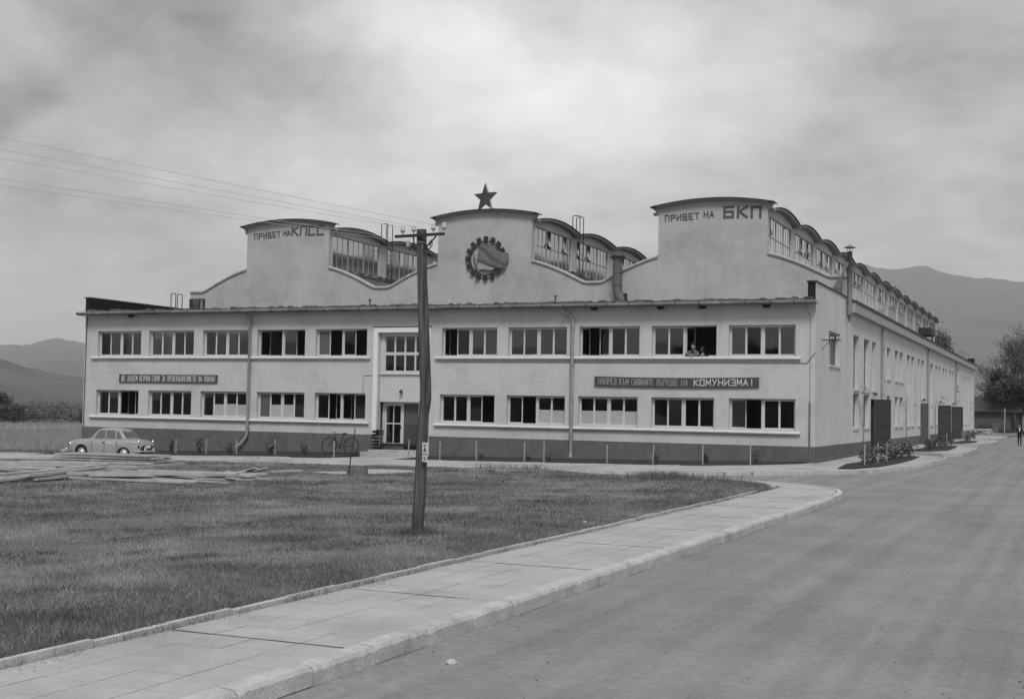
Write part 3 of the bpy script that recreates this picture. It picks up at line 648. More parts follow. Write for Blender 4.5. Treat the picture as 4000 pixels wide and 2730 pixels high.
def pipes():
    b = MB(); b.tube([(-29.36, -.46, 7.0), (-29.36, -.30, 6.80), (-29.36, -.13, 6.6), (-29.36, -.13, .75), (-29.42, -.16, .5), (-29.6, -.32, .18), (-29.85, -.4, -.02)], .075, 10); 
    for z in (6.45, 4.2, 2.9, 1.0): b.tube([(-29.36, -.13, z), (-29.36, -.13, z+.06)], .10, 10)
    b.build('downpipe', M_metal, BLD, True)
    b = MB(); b.tube([(-11.72, -.50, 7.05), (-11.70, -.42, 6.88), (-11.40, -.18, 6.66), (-11.24, -.13, 6.5), (-11.24, -.13, .3), (-11.24, -.13, .02)], .085, 10)
    for z in (6.0, 4.3, 2.7, .95): b.tube([(-11.24, -.13, z), (-11.24, -.13, z+.06)], .11, 10)
    b.build('downpipe', M_metal, BLD, True)
    b = MB(); b.tube([(-.22, -.03, 6.5), (-.22, -.03, 2.75)], .008, 4); b.tube([(-.22, -.03, 2.75), (-.22, -.045, 2.7), (-.22, -.045, .0)], .035, 6); b.tube([(-.45, -.02, 6.95), (-.22, -.03, 6.5)], .01, 4); b.build('lightning_cable', M_duct, BLD)
    b = MB(); b.tube([(XL+.12, -.03, 6.9), (XL+.12, -.05, .0)], .03, 6); b.tube([(XL+.12, -.03, 6.9), (XL-.06, -.5, 7.05)], .012, 4); b.build('lightning_cable', M_duct, BLD)
    b = MB(); b.tube([(-.35, -.02, 4.45), (.02, -.02, 4.93)], .022, 5); b.tube([(-18.4, -.015, 4.46), (-.35, -.02, 4.45)], .018, 4); b.build('surface_cable', mat('painted_cable', .24, .8), BLD)
    b = MB(); b.tube([(-22.55, -.012, 2.9), (-22.5, -.012, 3.75), (-21.9, -.012, 3.78)], .012, 4); b.build('surface_cable', M_duct, BLD)
    # vent stubs on the wing roof
    for x in (-26.88, -15.38):
        b = MB(); b.tube([(x, 8, 7.8), (x, 8, 8.32)], .055, 8); b.tube([(x, 8, 8.32), (x, 8, 8.38)], .10, 8); b.build('vent_stub', M_duct, BLD)
    # big duct with elbow in the valley
    b = MB()
    path = [(-11.62, 8.45, 8.05), (-11.74, 8.45, 8.10), (-11.92, 8.45, 8.3), (-12.0, 8.45, 8.6), (-12.02, 8.45, 8.9), (-12.02, 8.45, 10.28)]
    b.tube(path, [.22, .24, .25, .25, .25, .25], 14); 
    for z in (8.85, 9.55): b.tube([(-12.02, 8.45, z), (-12.02, 8.45, z+.05)], .275, 14)
    b.build('ventilation_duct', M_duct, BLD, False)
    b = MB(); b.box(-12.36, -11.68, 8.12, 8.78, 10.38, 10.43)
    for k in range(6): b.box(-12.33+k*.12, -12.28+k*.12, 8.15, 8.2, 10.28, 10.38)
    for k in range(5): b.box(-12.33+k*.145, -12.27+k*.145, 8.3, 8.6, 10.43, 10.47)
    b.build('duct_cowl', M_dmetal, BLD)
    b = MB(); b.box(-11.62, -11.5, 8.3, 8.6, 7.95, 8.45); b.build('duct_box', M_dmetal, BLD)
    # flue at the right corner
    b = MB(); b.tube([(.17, 8.0, 7.15), (.17, 8.0, 10.25)], .125, 14); b.build('flue_pipe', M_duct, BLD, True)
    b = MB(); b.lathe([(.02, -.42), (.125, -.02), (.125, .0)], (.17, 8.0, 7.16), 14); b.tube([(.17, 7.88, 7.7), (.0, 7.88, 7.7)], .02, 5); b.build('flue_foot', M_duct, BLD)
    b = MB()
    for a in range(4): b.tube([(.17+.11*math.cos(a*PI/2), 8+.11*math.sin(a*PI/2), 10.25), (.17+.11*math.cos(a*PI/2), 8+.11*math.sin(a*PI/2), 10.45)], .012, 4)
    b.lathe([(.29, 0), (.28, .02), (.04, .14), (.01, .15)], (.17, 8, 10.43), 16); b.build('flue_cap', M_duct, BLD)
    b = MB(); A = [(-.52, 7.3, 7.95), (-.14, 7.3, 7.95), (-.14, 7.7, 7.95), (-.52, 7.7, 7.95)]; T = [(-.52, 7.3, 8.45), (-.14, 7.3, 8.45), (-.14, 7.7, 8.45), (-.52, 7.7, 8.45)]
    b.hexa(A, T); b.hexa(T, [(-.20, 7.4, 8.95), (-.12, 7.4, 8.85), (-.12, 7.55, 8.85), (-.20, 7.55, 8.95)]); b.tube([(-.17, 7.5, 8.85), (.1, 7.9, 9.7)], .06, 8); b.build('flue_hopper', M_duct, BLD)
    # insulator bracket on the corner wall
    b = MB(); b.tube([(.02, 1.4, 5.52), (.86, 1.4, 5.5)], .022, 5); b.tube([(.02, 1.4, 5.1), (.36, 1.4, 5.48)], .015, 4)
    for x in (.12, .22, .42, .52, .70, .80): b.tube([(x, 1.4, 5.5), (x, 1.4, 5.58)], .012, 4)
    B = b.build('cable_bracket', M_dmetal, BLD)
    for x in (.12, .22, .42, .52, .70, .80): b = MB(); b.lathe([(.03, 0), (.04, .03), (.03, .06), (.035, .09), (.015, .12)], (x, 1.4, 5.57), 8); b.build('insulator', M_white, B)
pipes()

# ---- hall
XC = [-33.33, -20.2, -7.07]; HW = 2.92; NB = 13; V0 = 9.1; BAY = 6.55; Y_END = 94.3
def prof_dx(d):      # wall line height by distance from a monitor centre
    return float(np.interp(d, [0, HW, 3.4, 3.95, 4.5, 4.95, 5.45, 5.93, 6.1, 6.6], [10.42, 10.42, 10.30, 10.11, 9.89, 9.69, 9.44, 9.20, 9.13, 9.13]))
def cap_z(d): return 13.40-.34*(abs(d)/3.27)**2
def hall():
    # front wall of the hall: column strips following the profile
    b = MB(); xs = []
    for xc in XC: xs += [xc-6.57, xc+6.57, xc-HW, xc+HW] + [xc+s*t for s in (-1, 1) for t in (3.4, 3.95, 4.5, 4.95, 5.45, 5.93, 6.1, 0.001, .75, 1.5, 2.2)]
    xs = sorted({round(x, 3) for x in xs if -40.48 <= x <= -.05} | {-40.42, -.03})
    def top(x, side):
        k = min(range(3), key=lambda i: abs(x-XC[i])); d = abs(x-XC[k])
        inside = d < HW-1e-3 or (abs(d-HW) < 2e-3 and side*(XC[k]-x) > 0)
        return cap_z(d)-.12 if inside else prof_dx(d)
    for a, c in zip(xs[:-1], xs[1:]):
        if c-a < .01: continue
        ta, tc = top(a, 1), top(c, -1); b.hexa([(a, Yh, 7.2), (c, Yh, 7.2), (c, Yh+.28, 7.2), (a, Yh+.28, 7.2)], [(a, Yh, ta), (c, Yh, tc), (c, Yh+.28, tc), (a, Yh+.28, ta)])
    b.build('gable_wall', M_wall2, BLD)
    # copings between the gables
    ends = [(-40.48, XC[0]-HW-.02)] + [(XC[i]+HW+.02, XC[i+1]-HW-.02) for i in range(2)] + [(XC[2]+HW+.02, -.02)]
    for (a, c) in ends:
        pts = []; n = 26
        for i in range(n+1):
            x = a+(c-a)*i/n; k = min(range(3), key=lambda q: abs(x-XC[q])); pts.append((x, prof_dx(abs(x-XC[k]))))
        b = MB()
        for (p, q) in zip(pts[:-1], pts[1:]):
            i = len(b.v)
            for (x, z) in (p, q): b.v += [(x, Yh-.07, z-.05), (x, Yh-.09, z+.02), (x, Yh-.04, z+.10), (x, Yh+.31, z+.11), (x, Yh+.31, z-.0)]
            for k in range(5): b.f.append((i+k, i+5+k, i+5+(k+1) % 5, i+(k+1) % 5)); b.m.append(0)
        i = len(b.v); 
        for (x, z) in (pts[0], pts[-1]): b.face([(x, Yh-.07, z-.05), (x, Yh-.09, z+.02), (x, Yh-.04, z+.10), (x, Yh+.31, z+.11), (x, Yh+.31, z-.0)])
        b.build('coping', M_cop, BLD)
    # front cap slabs on the three gables
    for xc in XC:
        b = MB(); n = 22; ds = [-3.30+6.60*i/n for i in range(n+1)]
        for p, q in zip(ds[:-1], ds[1:]):
            zp, zq = cap_z(p), cap_z(q)
            b.hexa([(xc+p, Yh-.33, zp-.035), (xc+q, Yh-.33, zq-.035), (xc+q, Yh+.5, zq-.035), (xc+p, Yh+.5, zp-.035)], [(xc+p, Yh-.33, zp+.02), (xc+q, Yh-.33, zq+.02), (xc+q, Yh+.5, zq+.02), (xc+p, Yh+.5, zp+.02)], 0)
            if abs(p) < 3.2 and abs(q) < 3.2: b.hexa([(xc+p, Yh-.12, zp-.125), (xc+q, Yh-.12, zq-.125), (xc+q, Yh+.45, zq-.125), (xc+p, Yh+.45, zp-.125)], [(xc+p, Yh-.27, zp-.037), (xc+q, Yh-.27, zq-.037), (xc+q, Yh+.45, zq-.037), (xc+p, Yh+.45, zp-.037)], 1)
        b.build('gable_cap', [M_cap, M_fasc], BLD)
        for s in (-1, 1):
            b = MB(); z = cap_z(3.2); b.hexa([(xc+s*HW, Yh+.0, 12.66), (xc+s*(HW+.02), Yh, 12.66), (xc+s*(HW+.02), Yh+.28, 12.66), (xc+s*HW, Yh+.28, 12.66)], [(xc+s*HW, Yh-.1, z-.05), (xc+s*3.22, Yh-.1, z-.05), (xc+s*3.22, Yh+.28, z-.05), (xc+s*HW, Yh+.28, z-.05)]); b.build('cap_corbel', M_fasc, BLD)
    # vaulted monitor roofs (barrels across, edges scalloped)
    def arc(y):  # underside height at the wall line
        t = ((y-V0) / BAY) % 1.0; return 12.58+.36*math.sin(PI*t)**.8
    for xc in XC:
        b = MB(); n = 12; xs_ = [-3.28, -2.6, -1.6, -.6, .6, 1.6, 2.6, 3.28]; m = len(xs_); ys = [Yh+.29+(Y_END-Yh-.29+.3)*i/(NB*n) for i in range(NB*n+1)]
        ys = sorted(set([round(V0+BAY*k, 4) for k in range(1, NB)] + ys)); cnt = len(ys)
        for L_, dz in ((0, 0), (1, .13)):
            for y in ys:
                for x in xs_:
                    e = .22*(1-(x/3.28)**2); b.v.append((xc+x, y, arc(min(y, Y_END-.02))+e+dz))
        o2 = cnt*m
        for j in range(cnt-1):
            for i in range(m-1):
                for o_ in (0, o2): b.f.append((o_+j*m+i, o_+j*m+i+1, o_+(j+1)*m+i+1, o_+(j+1)*m+i)); b.m.append(0)
            for i in (0, m-1): b.f.append((j*m+i, (j+1)*m+i, o2+(j+1)*m+i, o2+j*m+i)); b.m.append(1)
        for i in range(m-1):
            for j in (0, cnt-1): b.f.append((j*m+i, j*m+i+1, o2+j*m+i+1, o2+j*m+i)); b.m.append(1)
        b.build('vault_roof', [M_roofc, M_fasc], BLD)
        for s in (-1, 1):      # thin dark felt edge on top of the scallop
            b = MB(); x = xc+s*3.31
            for ya, yb in zip(ys[:-1], ys[1:]):
                za, zb = arc(min(ya, Y_END-.02))+.13, arc(min(yb, Y_END-.02))+.13
                b.hexa([(x-.05, ya, za+.003), (x+.05, ya, za+.003), (x+.05, yb, zb+.003), (x-.05, yb, zb+.003)], [(x-.05, ya, za+.035), (x+.05, ya, za+.035), (x+.05, yb, zb+.035), (x-.05, yb, zb+.035)])
            b.build('felt_edge', M_cap, BLD)
        # side frames: columns, sill beam, lunettes
        for s in (-1, 1):
            x = xc+s*HW; x0, x1 = min(x, x-s*.22), max(x, x-s*.22); b = MB()
            b.box(x0, x1, Yh+.285, Y_END, 9.9, 10.43)
            for j in range(NB+1):
                ya, yb = (V0+BAY*j-.45 if j else Yh+.285), (V0+BAY*j+.45 if j < NB else Y_END)
                b.box(x0, x1, ya, yb, 10.431, 12.60)
            for j in range(NB):
                n2 = 12; ya, yb = V0+BAY*j+.45, V0+BAY*(j+1)-.45
                for q in range(n2):
                    a = ya+(yb-ya)*q/n2; c = ya+(yb-ya)*(q+1)/n2
                    b.hexa([(x0, a, 12.42), (x1, a, 12.42), (x1, c, 12.42), (x0, c, 12.42)], [(x0, a, arc(a)+.02), (x1, a, arc(a)+.02), (x1, c, arc(c)+.02), (x0, c, arc(c)+.02)])
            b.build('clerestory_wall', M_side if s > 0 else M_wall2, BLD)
        b = MB(); b.box(xc-HW, xc+HW, Y_END-.25, Y_END, 9.9, 13.0); b.build('end_wall', M_wall2, BLD)
    # clerestory windows
    def win_mesh(vent):
        b = MB(); L_ = BAY-.9
        b.box(-.03, .03, 0, .06, 0, 2.0); b.box(-.03, .03, L_-.06, L_, 0, 2.0); b.box(-.035, .035, .06, L_-.06, 0, .05); b.box(-.035, .035, .06, L_-.06, 1.95, 2.0); b.box(-.03, .03, .06, L_-.06, .95, 1.0)
        for k in range(1, 9):
            y = L_*k/9; w = .04 if k % 3 == 0 else .016; d = .04 if k % 3 == 0 else .02
            b.box(-d, d, y-w, y+w, .05, .95); b.box(-d, d, y-w, y+w, 1.0, 1.95)
        return b
    L_ = BAY-.9; pw = L_/9
    def pane_mb(k, row, tilt, ctr=True):
        b = MB(); y0, y1 = pw*k+.03, pw*(k+1)-.03; z0, z1 = (.055, .945) if row == 0 else (1.005, 1.945); zc = (z0+z1)/2; yc = (y0+y1)/2
        c, s = math.cos(tilt), math.sin(tilt)
        def q(dy, dz, dx=0): return (dz*s+dx*c, yc+dy, zc+dz*c-dx*s)
        hy, hz = (y1-y0)/2, (z1-z0)/2
        b.hexa([q(-hy, -hz, -.004), q(hy, -hz, -.004), q(hy, -hz, .004), q(-hy, -hz, .004)], [q(-hy, hz, -.004), q(hy, hz, -.004), q(hy, hz, .004), q(-hy, hz, .004)])
        if tilt: 
            for dy in (-hy, hy-.025):
                b.hexa([q(dy, -hz, -.012), q(dy+.025, -hz, -.012), q(dy+.025, -hz, .012), q(dy, -hz, .012)], [q(dy, hz, -.012), q(dy+.025, hz, -.012), q(dy+.025, hz, .012), q(dy, hz, .012)], 1)
            for dz in (-hz, hz-.04): b.hexa([q(-hy, dz, -.02), q(hy, dz, -.02), q(hy, dz, .02), q(-hy, dz, .02)], [q(-hy, dz+.04, -.02), q(hy, dz+.04, -.02), q(hy, dz+.04, .02), q(-hy, dz+.04, .02)], 1)
        return b
    M_vent = glass('pale_vent_glass', .6, .9, .6, .3, .1)
    src = win_mesh(0).build('clerestory_window', M_frame2, BLD); first = True
    for mi, xc in enumerate(XC):
        for s in (1, -1):
            for j in range(NB):
                W = src if first else inst(src, BLD); first = False; W.name = 'clerestory_window'
                W.location = (xc+s*(HW-.09), V0+BAY*j+.45, 10.425)
                near = s > 0 and j < 4
                op = {0: set(), 1: {(0, 1), (3, 1), (6, 1), (7, 1)}, 2: {(0, 1), (3, 1), (6, 1)}}[mi] if s > 0 else set()
                top = [M_glassf, M_glassf, M_glassc][mi]; low = [M_glassl, M_glassf, M_glassc][mi]
                if s < 0: top = low = (M_glassc if mi == 2 else M_glassf)
                joined = MB(); joined2 = MB()
                for row in (0, 1):
                    for k in range(9):
                        t = -R(random.uniform(13, 24)) if ((k, row) in op and random.random() < .7) else 0
                        m_ = low if row == 0 else top
                        if t and mi < 2: m_ = M_vent
                        if mi == 0 and row == 1 and random.random() < .25: m_ = M_glassl
                        if mi == 0 and row == 1 and random.random() < .3: m_ = M_glassl
                        pb = pane_mb(k, row, t)
                        if near: pb.build('pane', [m_, M_frame2], W)
                        else:
                            tgt = joined if row else joined2; i0 = len(tgt.v); tgt.v += pb.v; tgt.f += [tuple(i0+q for q in f) for f in pb.f]; tgt.m += pb.m
                if not near:
                    joined.build('glazing', [top, M_frame2], W)['kind'] = 'stuff'; joined2.build('glazing', [low, M_frame2], W)['kind'] = 'stuff'
    # valley and side roofs
    def low_roof(xa, xb, f, name='valley_roof', m=M_roof):
        b = MB(); n = 14
        for i in range(n):
            p = xa+(xb-xa)*i/n; q = xa+(xb-xa)*(i+1)/n
            b.hexa([(p, Yh+.29, f(p)-.12), (q, Yh+.29, f(q)-.12), (q, Y_END, f(q)-.12), (p, Y_END, f(p)-.12)], [(p, Yh+.29, f(p)), (q, Yh+.29, f(q)), (q, Y_END, f(q)), (p, Y_END, f(p))])
        b.build(name, m, BLD)
    for i in range(2):
        low_roof(XC[i]+HW+.01, XC[i+1]-HW-.01, lambda x: prof_dx(min(abs(x-XC[0]), abs(x-XC[1]), abs(x-XC[2])))-.22)
    low_roof(XC[2]+HW+.01, .3, lambda x: 10.12+(7.93-10.12)*(x-(XC[2]+HW))/(.3-(XC[2]+HW)), 'side_roof')
    low_roof(-40.85, XC[0]-HW-.01, lambda x: 7.93+(10.12-7.93)*(x+40.85)/(XC[0]-HW+40.85), 'side_roof')
    # debris on the valley sills: dark soot line under windows
    b = MB()
    for xc in XC[:2]:
        y = Yh+.4
        while y < 40: w = random.uniform(.15, .6); b.box(xc+HW+.005, xc+HW+.14, y, y+w, 10.2, 10.36+random.uniform(0, .14)); y += w+random.uniform(0, .3)
    b.build('sill_debris', M_moss, BLD)['kind'] = 'stuff'
    # fascia of the long side
    b = MB(); b.box(.002, .30, Yh-.01, Y_END+.3, 7.34, 7.80); b.build('side_fascia', M_fasc, BLD)
    b = MB(); b.box(.0, .335, Yh-.02, Y_END+.3, 7.802, 7.95); b.build('side_roof_edge', M_cap, BLD)
    b = MB(); b.box(-.30, .32, Y_END-5.2, Y_END-3.8, 7.96, 8.45); b.build('rear_parapet_fin', M_bit, BLD)
    b = MB(); b.box(-3.9, -2.7, 75.5, 79.5, 10.2, 10.9); b.box(-3.0, -2.9, 79.2, 79.5, 9.0, 10.2); b.build('fan_housing', M_dmetal, BLD)
    b = MB(); b.tube([(-5, 62, 12.9), (-5, 62, 13.55)], .42, 12); b.lathe([(.75, 0), (.7, .06), (.1, .16)], (-5, 62, 13.62), 12); b.build('roof_ventilator', M_duct, BLD)
hall()

# ---- side wall with its windows and doors
SW = [(3.35, 6.38, 4.52, 6.07), (10.41, 12.3, 3.55, 6.31), (10.41, 12.3, 1.56, 3.32), (13.92, 15.96, 3.55, 6.31), (13.92, 15.96, 1.56, 3.32), (16.9, 18.5, 3.6, 6.31)]
for a, c in ((20.9, 22.2), (23.0, 24.6), (26.72, 28.48), (29.06, 30.92)): SW += [(a, c, 4.42, 6.30), (a, c, 1.56, 3.40)]
for a, c in ((32.94, 34.73), (35.41, 37.2), (39.2, 40.76), (46.07, 47.4), (47.94, 50.07), (51.9, 53.5), (60.5, 62.0), (64.1, 65.8), (76.5, 77.9), (79.3, 80.8), (82.5, 84.2), (85.6, 87.2)): SW.append((a, c, 1.56, 6.31))
SW += [(41.7, 43.5, 3.5, 6.31), (54.4, 55.9, 3.5, 6.31), (57.9, 59.5, 3.5, 6.31), (66.8, 68.5, 3.5, 6.31), (70.5, 73.5, 5.25, 7.0), (70.5, 73.5, 3.9, 5.0), (88.8, 90.2, 3.9, 6.31), (91.7, 93.0, 3.9, 6.31)]
DO = [(16.5, 18.0, .2, 3.13), (41.2, 43.4, .2, 3.15), (54.1, 56.6, .2, 3.13), (66.3, 68.8, .2, 3.13), (89.0, 90.6, .2, 3.2)]
def side():
    b = MB(); wall_holes(b, lambda u, v, d: (-d, u, v), 0.003, Yh, -.6, 7.16, [SW[0]], .3); wall_holes(b, lambda u, v, d: (-d, u, v), Yh+.002, Y_END, -.3, 7.9, SW[1:]+DO, .28)
    b.build('side_wall', M_side, BLD)
    b = MB(); segs = [(0, 16.5), (18.0, 41.2), (43.4, 54.1), (56.6, 66.3), (68.8, 89.0), (90.6, Y_END)]
    for a, c in segs: b.box(.004, .03, a-.03 if a == 0 else a, c, -.3, .82)
    b.build('side_plinth', M_plinth, BLD)
    b = MB(); b.box(-40.4, -40.1, Yh, Y_END, -1.2, 7.9); b.box(-40.4, 0, Y_END-.01, Y_END+.2, -1.2, 7.9); b.build('rear_wall', M_side, BLD)
    b = MB(); b.box(-40.1, -.35, Yh+.3, Y_END-.3, -.05, .1); b.build('hall_floor', M_intd, BLD)
    for (a, c, z0, z1) in SW:
        w, h = c-a, z1-z0; b = MB(); t = .05
        b.box(-.26, -.20, 0, t, 0, h); b.box(-.26, -.20, w-t, w, 0, h); b.box(-.26, -.20, t, w-t, 0, t); b.box(-.26, -.20, t, w-t, h-t, h)
        if w > 1.2: b.box(-.255, -.205, w/2-.03, w/2+.03, t, h-t)
        nz = 1 if h < 2 else (2 if h < 3 else 4)
        for k in range(1, nz): b.box(-.25, -.21, t, w-t, h*k/nz-.025, h*k/nz+.025)
        b.box(-.02, .06, -.04, w+.04, -.10, -.002)
        W = b.build('side_window', M_frame, BLD); W.location = (0, a, z0)
        g = MB(); g.box(-.236, -.23, t, w-t, t, h-t); g.build('glazing', M_glass2, W)
    # door leaves swung open, hinged at the far jamb
    for (yh, wd, ang, z1, m) in ((17.98, .86, 4, 3.12, M_door), (41.3, .52, 8, 3.15, M_door2), (54.3, .96, 4, 3.13, M_door), (66.4, .96, 3, 3.12, M_door)):
        b = MB(); h = z1-.22
        b.box(0, wd, -.03, .03, 0, h, 0)
        for xx in (0, wd-.09): b.box(xx, xx+.09, -.045, -.031, 0, h)
        for zz in (0, h*.25, h*.5, h*.75, h-.09): b.box(.09, wd-.09, -.045, -.031, zz, zz+.08)
        D = b.build('door_leaf', m, BLD); D.location = (.02, yh, .22); D.rotation_euler = (0, 0, R(ang))
        b = MB(); b.box(wd-.12, wd-.09, -.09, -.046, h*.45, h*.45+.16); b.build('handle', M_dmetal, D)
    for (a, c, z0, z1) in DO[:4]:
        b = MB(); b.box(-2.6, -2.55, a-.5, c+.5, .1, z1+.3); b.box(-2.55, -.285, a-.12, a-.08, .1, z1+.3); b.box(-2.55, -.285, c+.08, c+.12, .1, z1+.3); b.box(-2.55, -.285, a-.12, c+.12, z1+.3, z1+.34); b.build('dark_door_backing', M_intd, BLD)  # added dark walls, so the open doorways read as unlit
        b = MB(); b.box(-.283, -.006, c-.045, c-.003, z0, z1-.003); b.box(-.283, -.006, a+.003, a+.03, z0, z1-.003); b.box(-.283, -.006, a+.031, c-.046, z1-.05, z1-.003); b.build('jamb_shade_lining', M_intd, BLD)  # added lining; its dark colour stands for the shade inside the jambs
    for y in (20.3, 45.3, 69.6):
        b = MB(); b.tube([(.15, y, 7.35), (.13, y, 7.1), (.13, y, .2)], .075, 8)
        for z in (6.0, 3.4, 1.0): b.tube([(.13, y, z), (.13, y, z+.06)], .10, 8)
        b.build('downpipe', M_metal, BLD, True)
    for y, z0, z1 in ((13.3, .25, 3.3), (32.0, .2, 3.15), (51.0, .2, 3.1)):
        b = MB(); b.tube([(.10, y, z0), (.10, y, z1), (.16, y+.1, z1+.35)], .022, 6)
        for z in (.6, 1.7, 2.6): b.box(0.03, .13, y-.05, y+.05, z, z+.05)
        b.build('conduit', M_duct, BLD)
    for y, z, s in ((12.1, 3.50, 1.5), (29.8, 2.95, .9), (35.9, 2.95, .9), (47.9, 2.95, .9), (55.3, 3.75, 1.3)):
        b = MB(); b.tube([(.02, y, z+.12*s), (.24*s, y, z+.14*s)], .02, 6); b.lathe([(.02, .12*s), (.06*s, .08*s), (.20*s, -.08*s), (.20*s, -.10*s)], (.28*s, y, z), 12); b.build('wall_lamp', M_metal, BLD)
    for y, z in ((17.6, 3.33), (42.4, 3.35), (55.1, 3.35), (67.3, 3.35), (72, 4.5+.0)):
        b = MB(); b.lathe([(.03, 0), (.09, .03), (.06, .14)], (.12, y, z), 8); b.tube([(.02, y, z+.12), (.12, y, z+.13)], .015, 4); b.build('door_lamp', M_dmetal, BLD)
side()

# ---- lettering, built from strokes
GL = {  # strokes on a 4 x 6 grid
 'П': [[(0,0),(0,6)],[(0,6),(4,6)],[(4,6),(4,0)]], 'Р': [[(0,0),(0,6)],[(0,6),(4,6)],[(4,6),(4,3)],[(4,3),(0,3)]],
 'И': [[(0,6),(0,0)],[(0,.3),(4,5.7)],[(4,6),(4,0)]], 'В': [[(0,0),(0,6)],[(0,6),(3.6,6)],[(3.6,6),(3.6,3)],[(0,3),(4,3)],[(4,3),(4,0)],[(4,0),(0,0)]],
 'Е': [[(0,0),(0,6)],[(0,6),(4,6)],[(0,3),(3.3,3)],[(0,0),(4,0)]], 'Т': [[(0,6),(4,6)],[(2,6),(2,0)]],
 'Н': [[(0,0),(0,6)],[(0,3),(4,3)],[(4,0),(4,6)]], 'А': [[(0,0),(2,6)],[(2,6),(4,0)],[(.8,2),(3.2,2)]],
 'К': [[(0,0),(0,6)],[(0,3),(4,6)],[(0.6,3.4),(4,0)]], 'С': [[(4,6),(0,6)],[(0,6),(0,0)],[(0,0),(4,0)]],
 'Б': [[(4,6),(0,6)],[(0,6),(0,0)],[(0,3.3),(4,3.3)],[(4,3.3),(4,0)],[(4,0),(0,0)]],
 'Щ': [[(0,6),(0,0)],[(0,0),(4.5,0)],[(2,6),(2,0)],[(4,6),(4,0)],[(4.5,0),(4.5,-.9)]],
 'Д': [[(.5,0),(1.3,6)],[(1.3,6),(3,6)],[(3,6),(3.6,0)],[(0,0),(4,0)],[(0,0),(0,-.8)],[(4,0),(4,-.8)]],
 'М': [[(0,0),(0,6)],[(0,6),(2,2)],[(2,2),(4,6)],[(4,6),(4,0)]], 'Ч': [[(0,6),(0,3)],[(0,3),(4,3)],[(4,6),(4,0)]],
 'Л': [[(0,0),(1.4,6)],[(1.4,6),(4,6)],[(4,6),(4,0)]], 'З': [[(0,6),(4,6)],[(4,6),(4,0)],[(1,3),(4,3)],[(0,0),(4,0)]],
 'Ъ': [[(0,6),(1,6)],[(1,6),(1,0)],[(1,3),(4,3)],[(4,3),(4,0)],[(4,0),(1,0)]], 'О': [[(0,0),(0,6)],[(0,6),(4,6)],[(4,6),(4,0)],[(4,0),(0,0)]],
 'Я': [[(4,0),(4,6)],[(4,6),(0,6)],[(0,6),(0,3)],[(0,3),(4,3)],[(2,3),(0,0)]], 'Й': [[(0,6),(0,0)],[(0,.3),(4,5.7)],[(4,6),(4,0)],[(1.2,7),(2.8,7)]],
 'У': [[(0,6),(2,3)],[(4,6),(1,0)]], 'Х': [[(0,0),(4,6)],[(0,6),(4,0)]], '!': [[(1,6),(1,1.8)],[(1,.7),(1,0)]]}
def letters(b, txt, x0, z0, w, h, gap, sw, y, curve=None, slant=0, dep=.02, mi=0, face=-1):
    """writes txt from x0 with glyph size w x h; returns the end x"""
    x = x0; k = 0
    for ch in txt:
        if ch == ' ': x += w*.75+gap; continue
        zz = z0+(curve(x+w/2) if curve else 0); gw = w*(.5 if ch == '!' else 1)
        for st in GL[ch]:
            (ax, az), (cx_, cz) = st; A = Vector((x+ax/4*w+slant*az/6*h, 0, zz+az/6*h)); C_ = Vector((x+cx_/4*w+slant*cz/6*h, 0, zz+cz/6*h))
            d = (C_-A); l = d.length; d.normalize(); nn = Vector((-d.z, 0, d.x))*sw*.5; A -= d*sw*.5; C_ += d*sw*.5
            dd = dep+.0016*(k % 7); k += 1
            p = [A-nn, C_-nn, C_+nn, A+nn]
            b.hexa([(q.x, y, q.z) for q in p], [(q.x, y-dd, q.z) for q in p], mi)
        x += gw+gap
    return x
def gable_text():
    for lab, words in (('dark painted words ПРИВЕТ НА КПСС on the left gable', (('ПРИВЕТ', -35.70, 12.30, .205, .32, .125, .055, lambda x: .057*(x+35.7), -.12), ('НА', -33.62, 12.43, .19, .30, .085, .055, lambda x: .02, 0), ('КПСС', -33.02, 12.45, .41, .50, .185, .10, lambda x: -.015*(x+32.6), .06))),
                       ('dark painted words ПРИВЕТ НА БКП on the right gable', (('ПРИВЕТ', -9.60, 12.31, .20, .30, .125, .055, lambda x: .04*(x+9.6), -.05), ('НА', -7.50, 12.42, .20, .29, .11, .055, lambda x: .015, 0), ('БКП', -6.42, 12.38, .45, .52, .27, .12, lambda x: -.04*(x+6.4)+.02, .02)))):
        e = empty('gable_lettering', (0, 0, 0), 0, lab, 'lettering')
        for (txt, x, z, w, h, gap, sw, cv, sl) in words:
            for ch in txt:
                b = MB(); nx = letters(b, ch, x, z, w, h, gap, sw, Yh-.004, cv, sl); b.build('letter', M_letr, e); x = nx
gable_text()
def banner(x0, x1, z0, z1, sag, label, words, m_l):
    e = empty('slogan_banner', ((x0+x1)/2, -.02, z0), 0, label, 'banner'); cx = (x0+x1)/2
    b = MB(); n = 24
    def sg(x): t = (x-x0)/(x1-x0); return -sag*4*t*(1-t)
    for i in range(n):
        p, q = x0+(x1-x0)*i/n, x0+(x1-x0)*(i+1)/n
        b.hexa([(p-cx, .0, sg(p)), (q-cx, .0, sg(q)), (q-cx, -.06, sg(q)), (p-cx, -.06, sg(p))], [(p-cx, .0, sg(p)+z1-z0), (q-cx, .0, sg(q)+z1-z0), (q-cx, -.06, sg(q)+z1-z0), (p-cx, -.06, sg(p)+z1-z0)])
    b.build('board', M_board, e)
    for (txt, xa, w, h, gap, sw, m, zz) in words:
        b = MB(); letters(b, txt, xa-cx, zz, w, h, gap, sw, -.063, lambda x: sg(x+cx), 0, .008); b.build('lettering', m, e)
    return e
def fit(txt, xa, xb, h, sw, m, zz):
    n = len(txt)-(.5 if txt[-1] == '!' and len(txt) > 1 else 0); p = (xb-xa)/n; return (txt, xa, p*.66, h, p*.34, sw, m, zz)
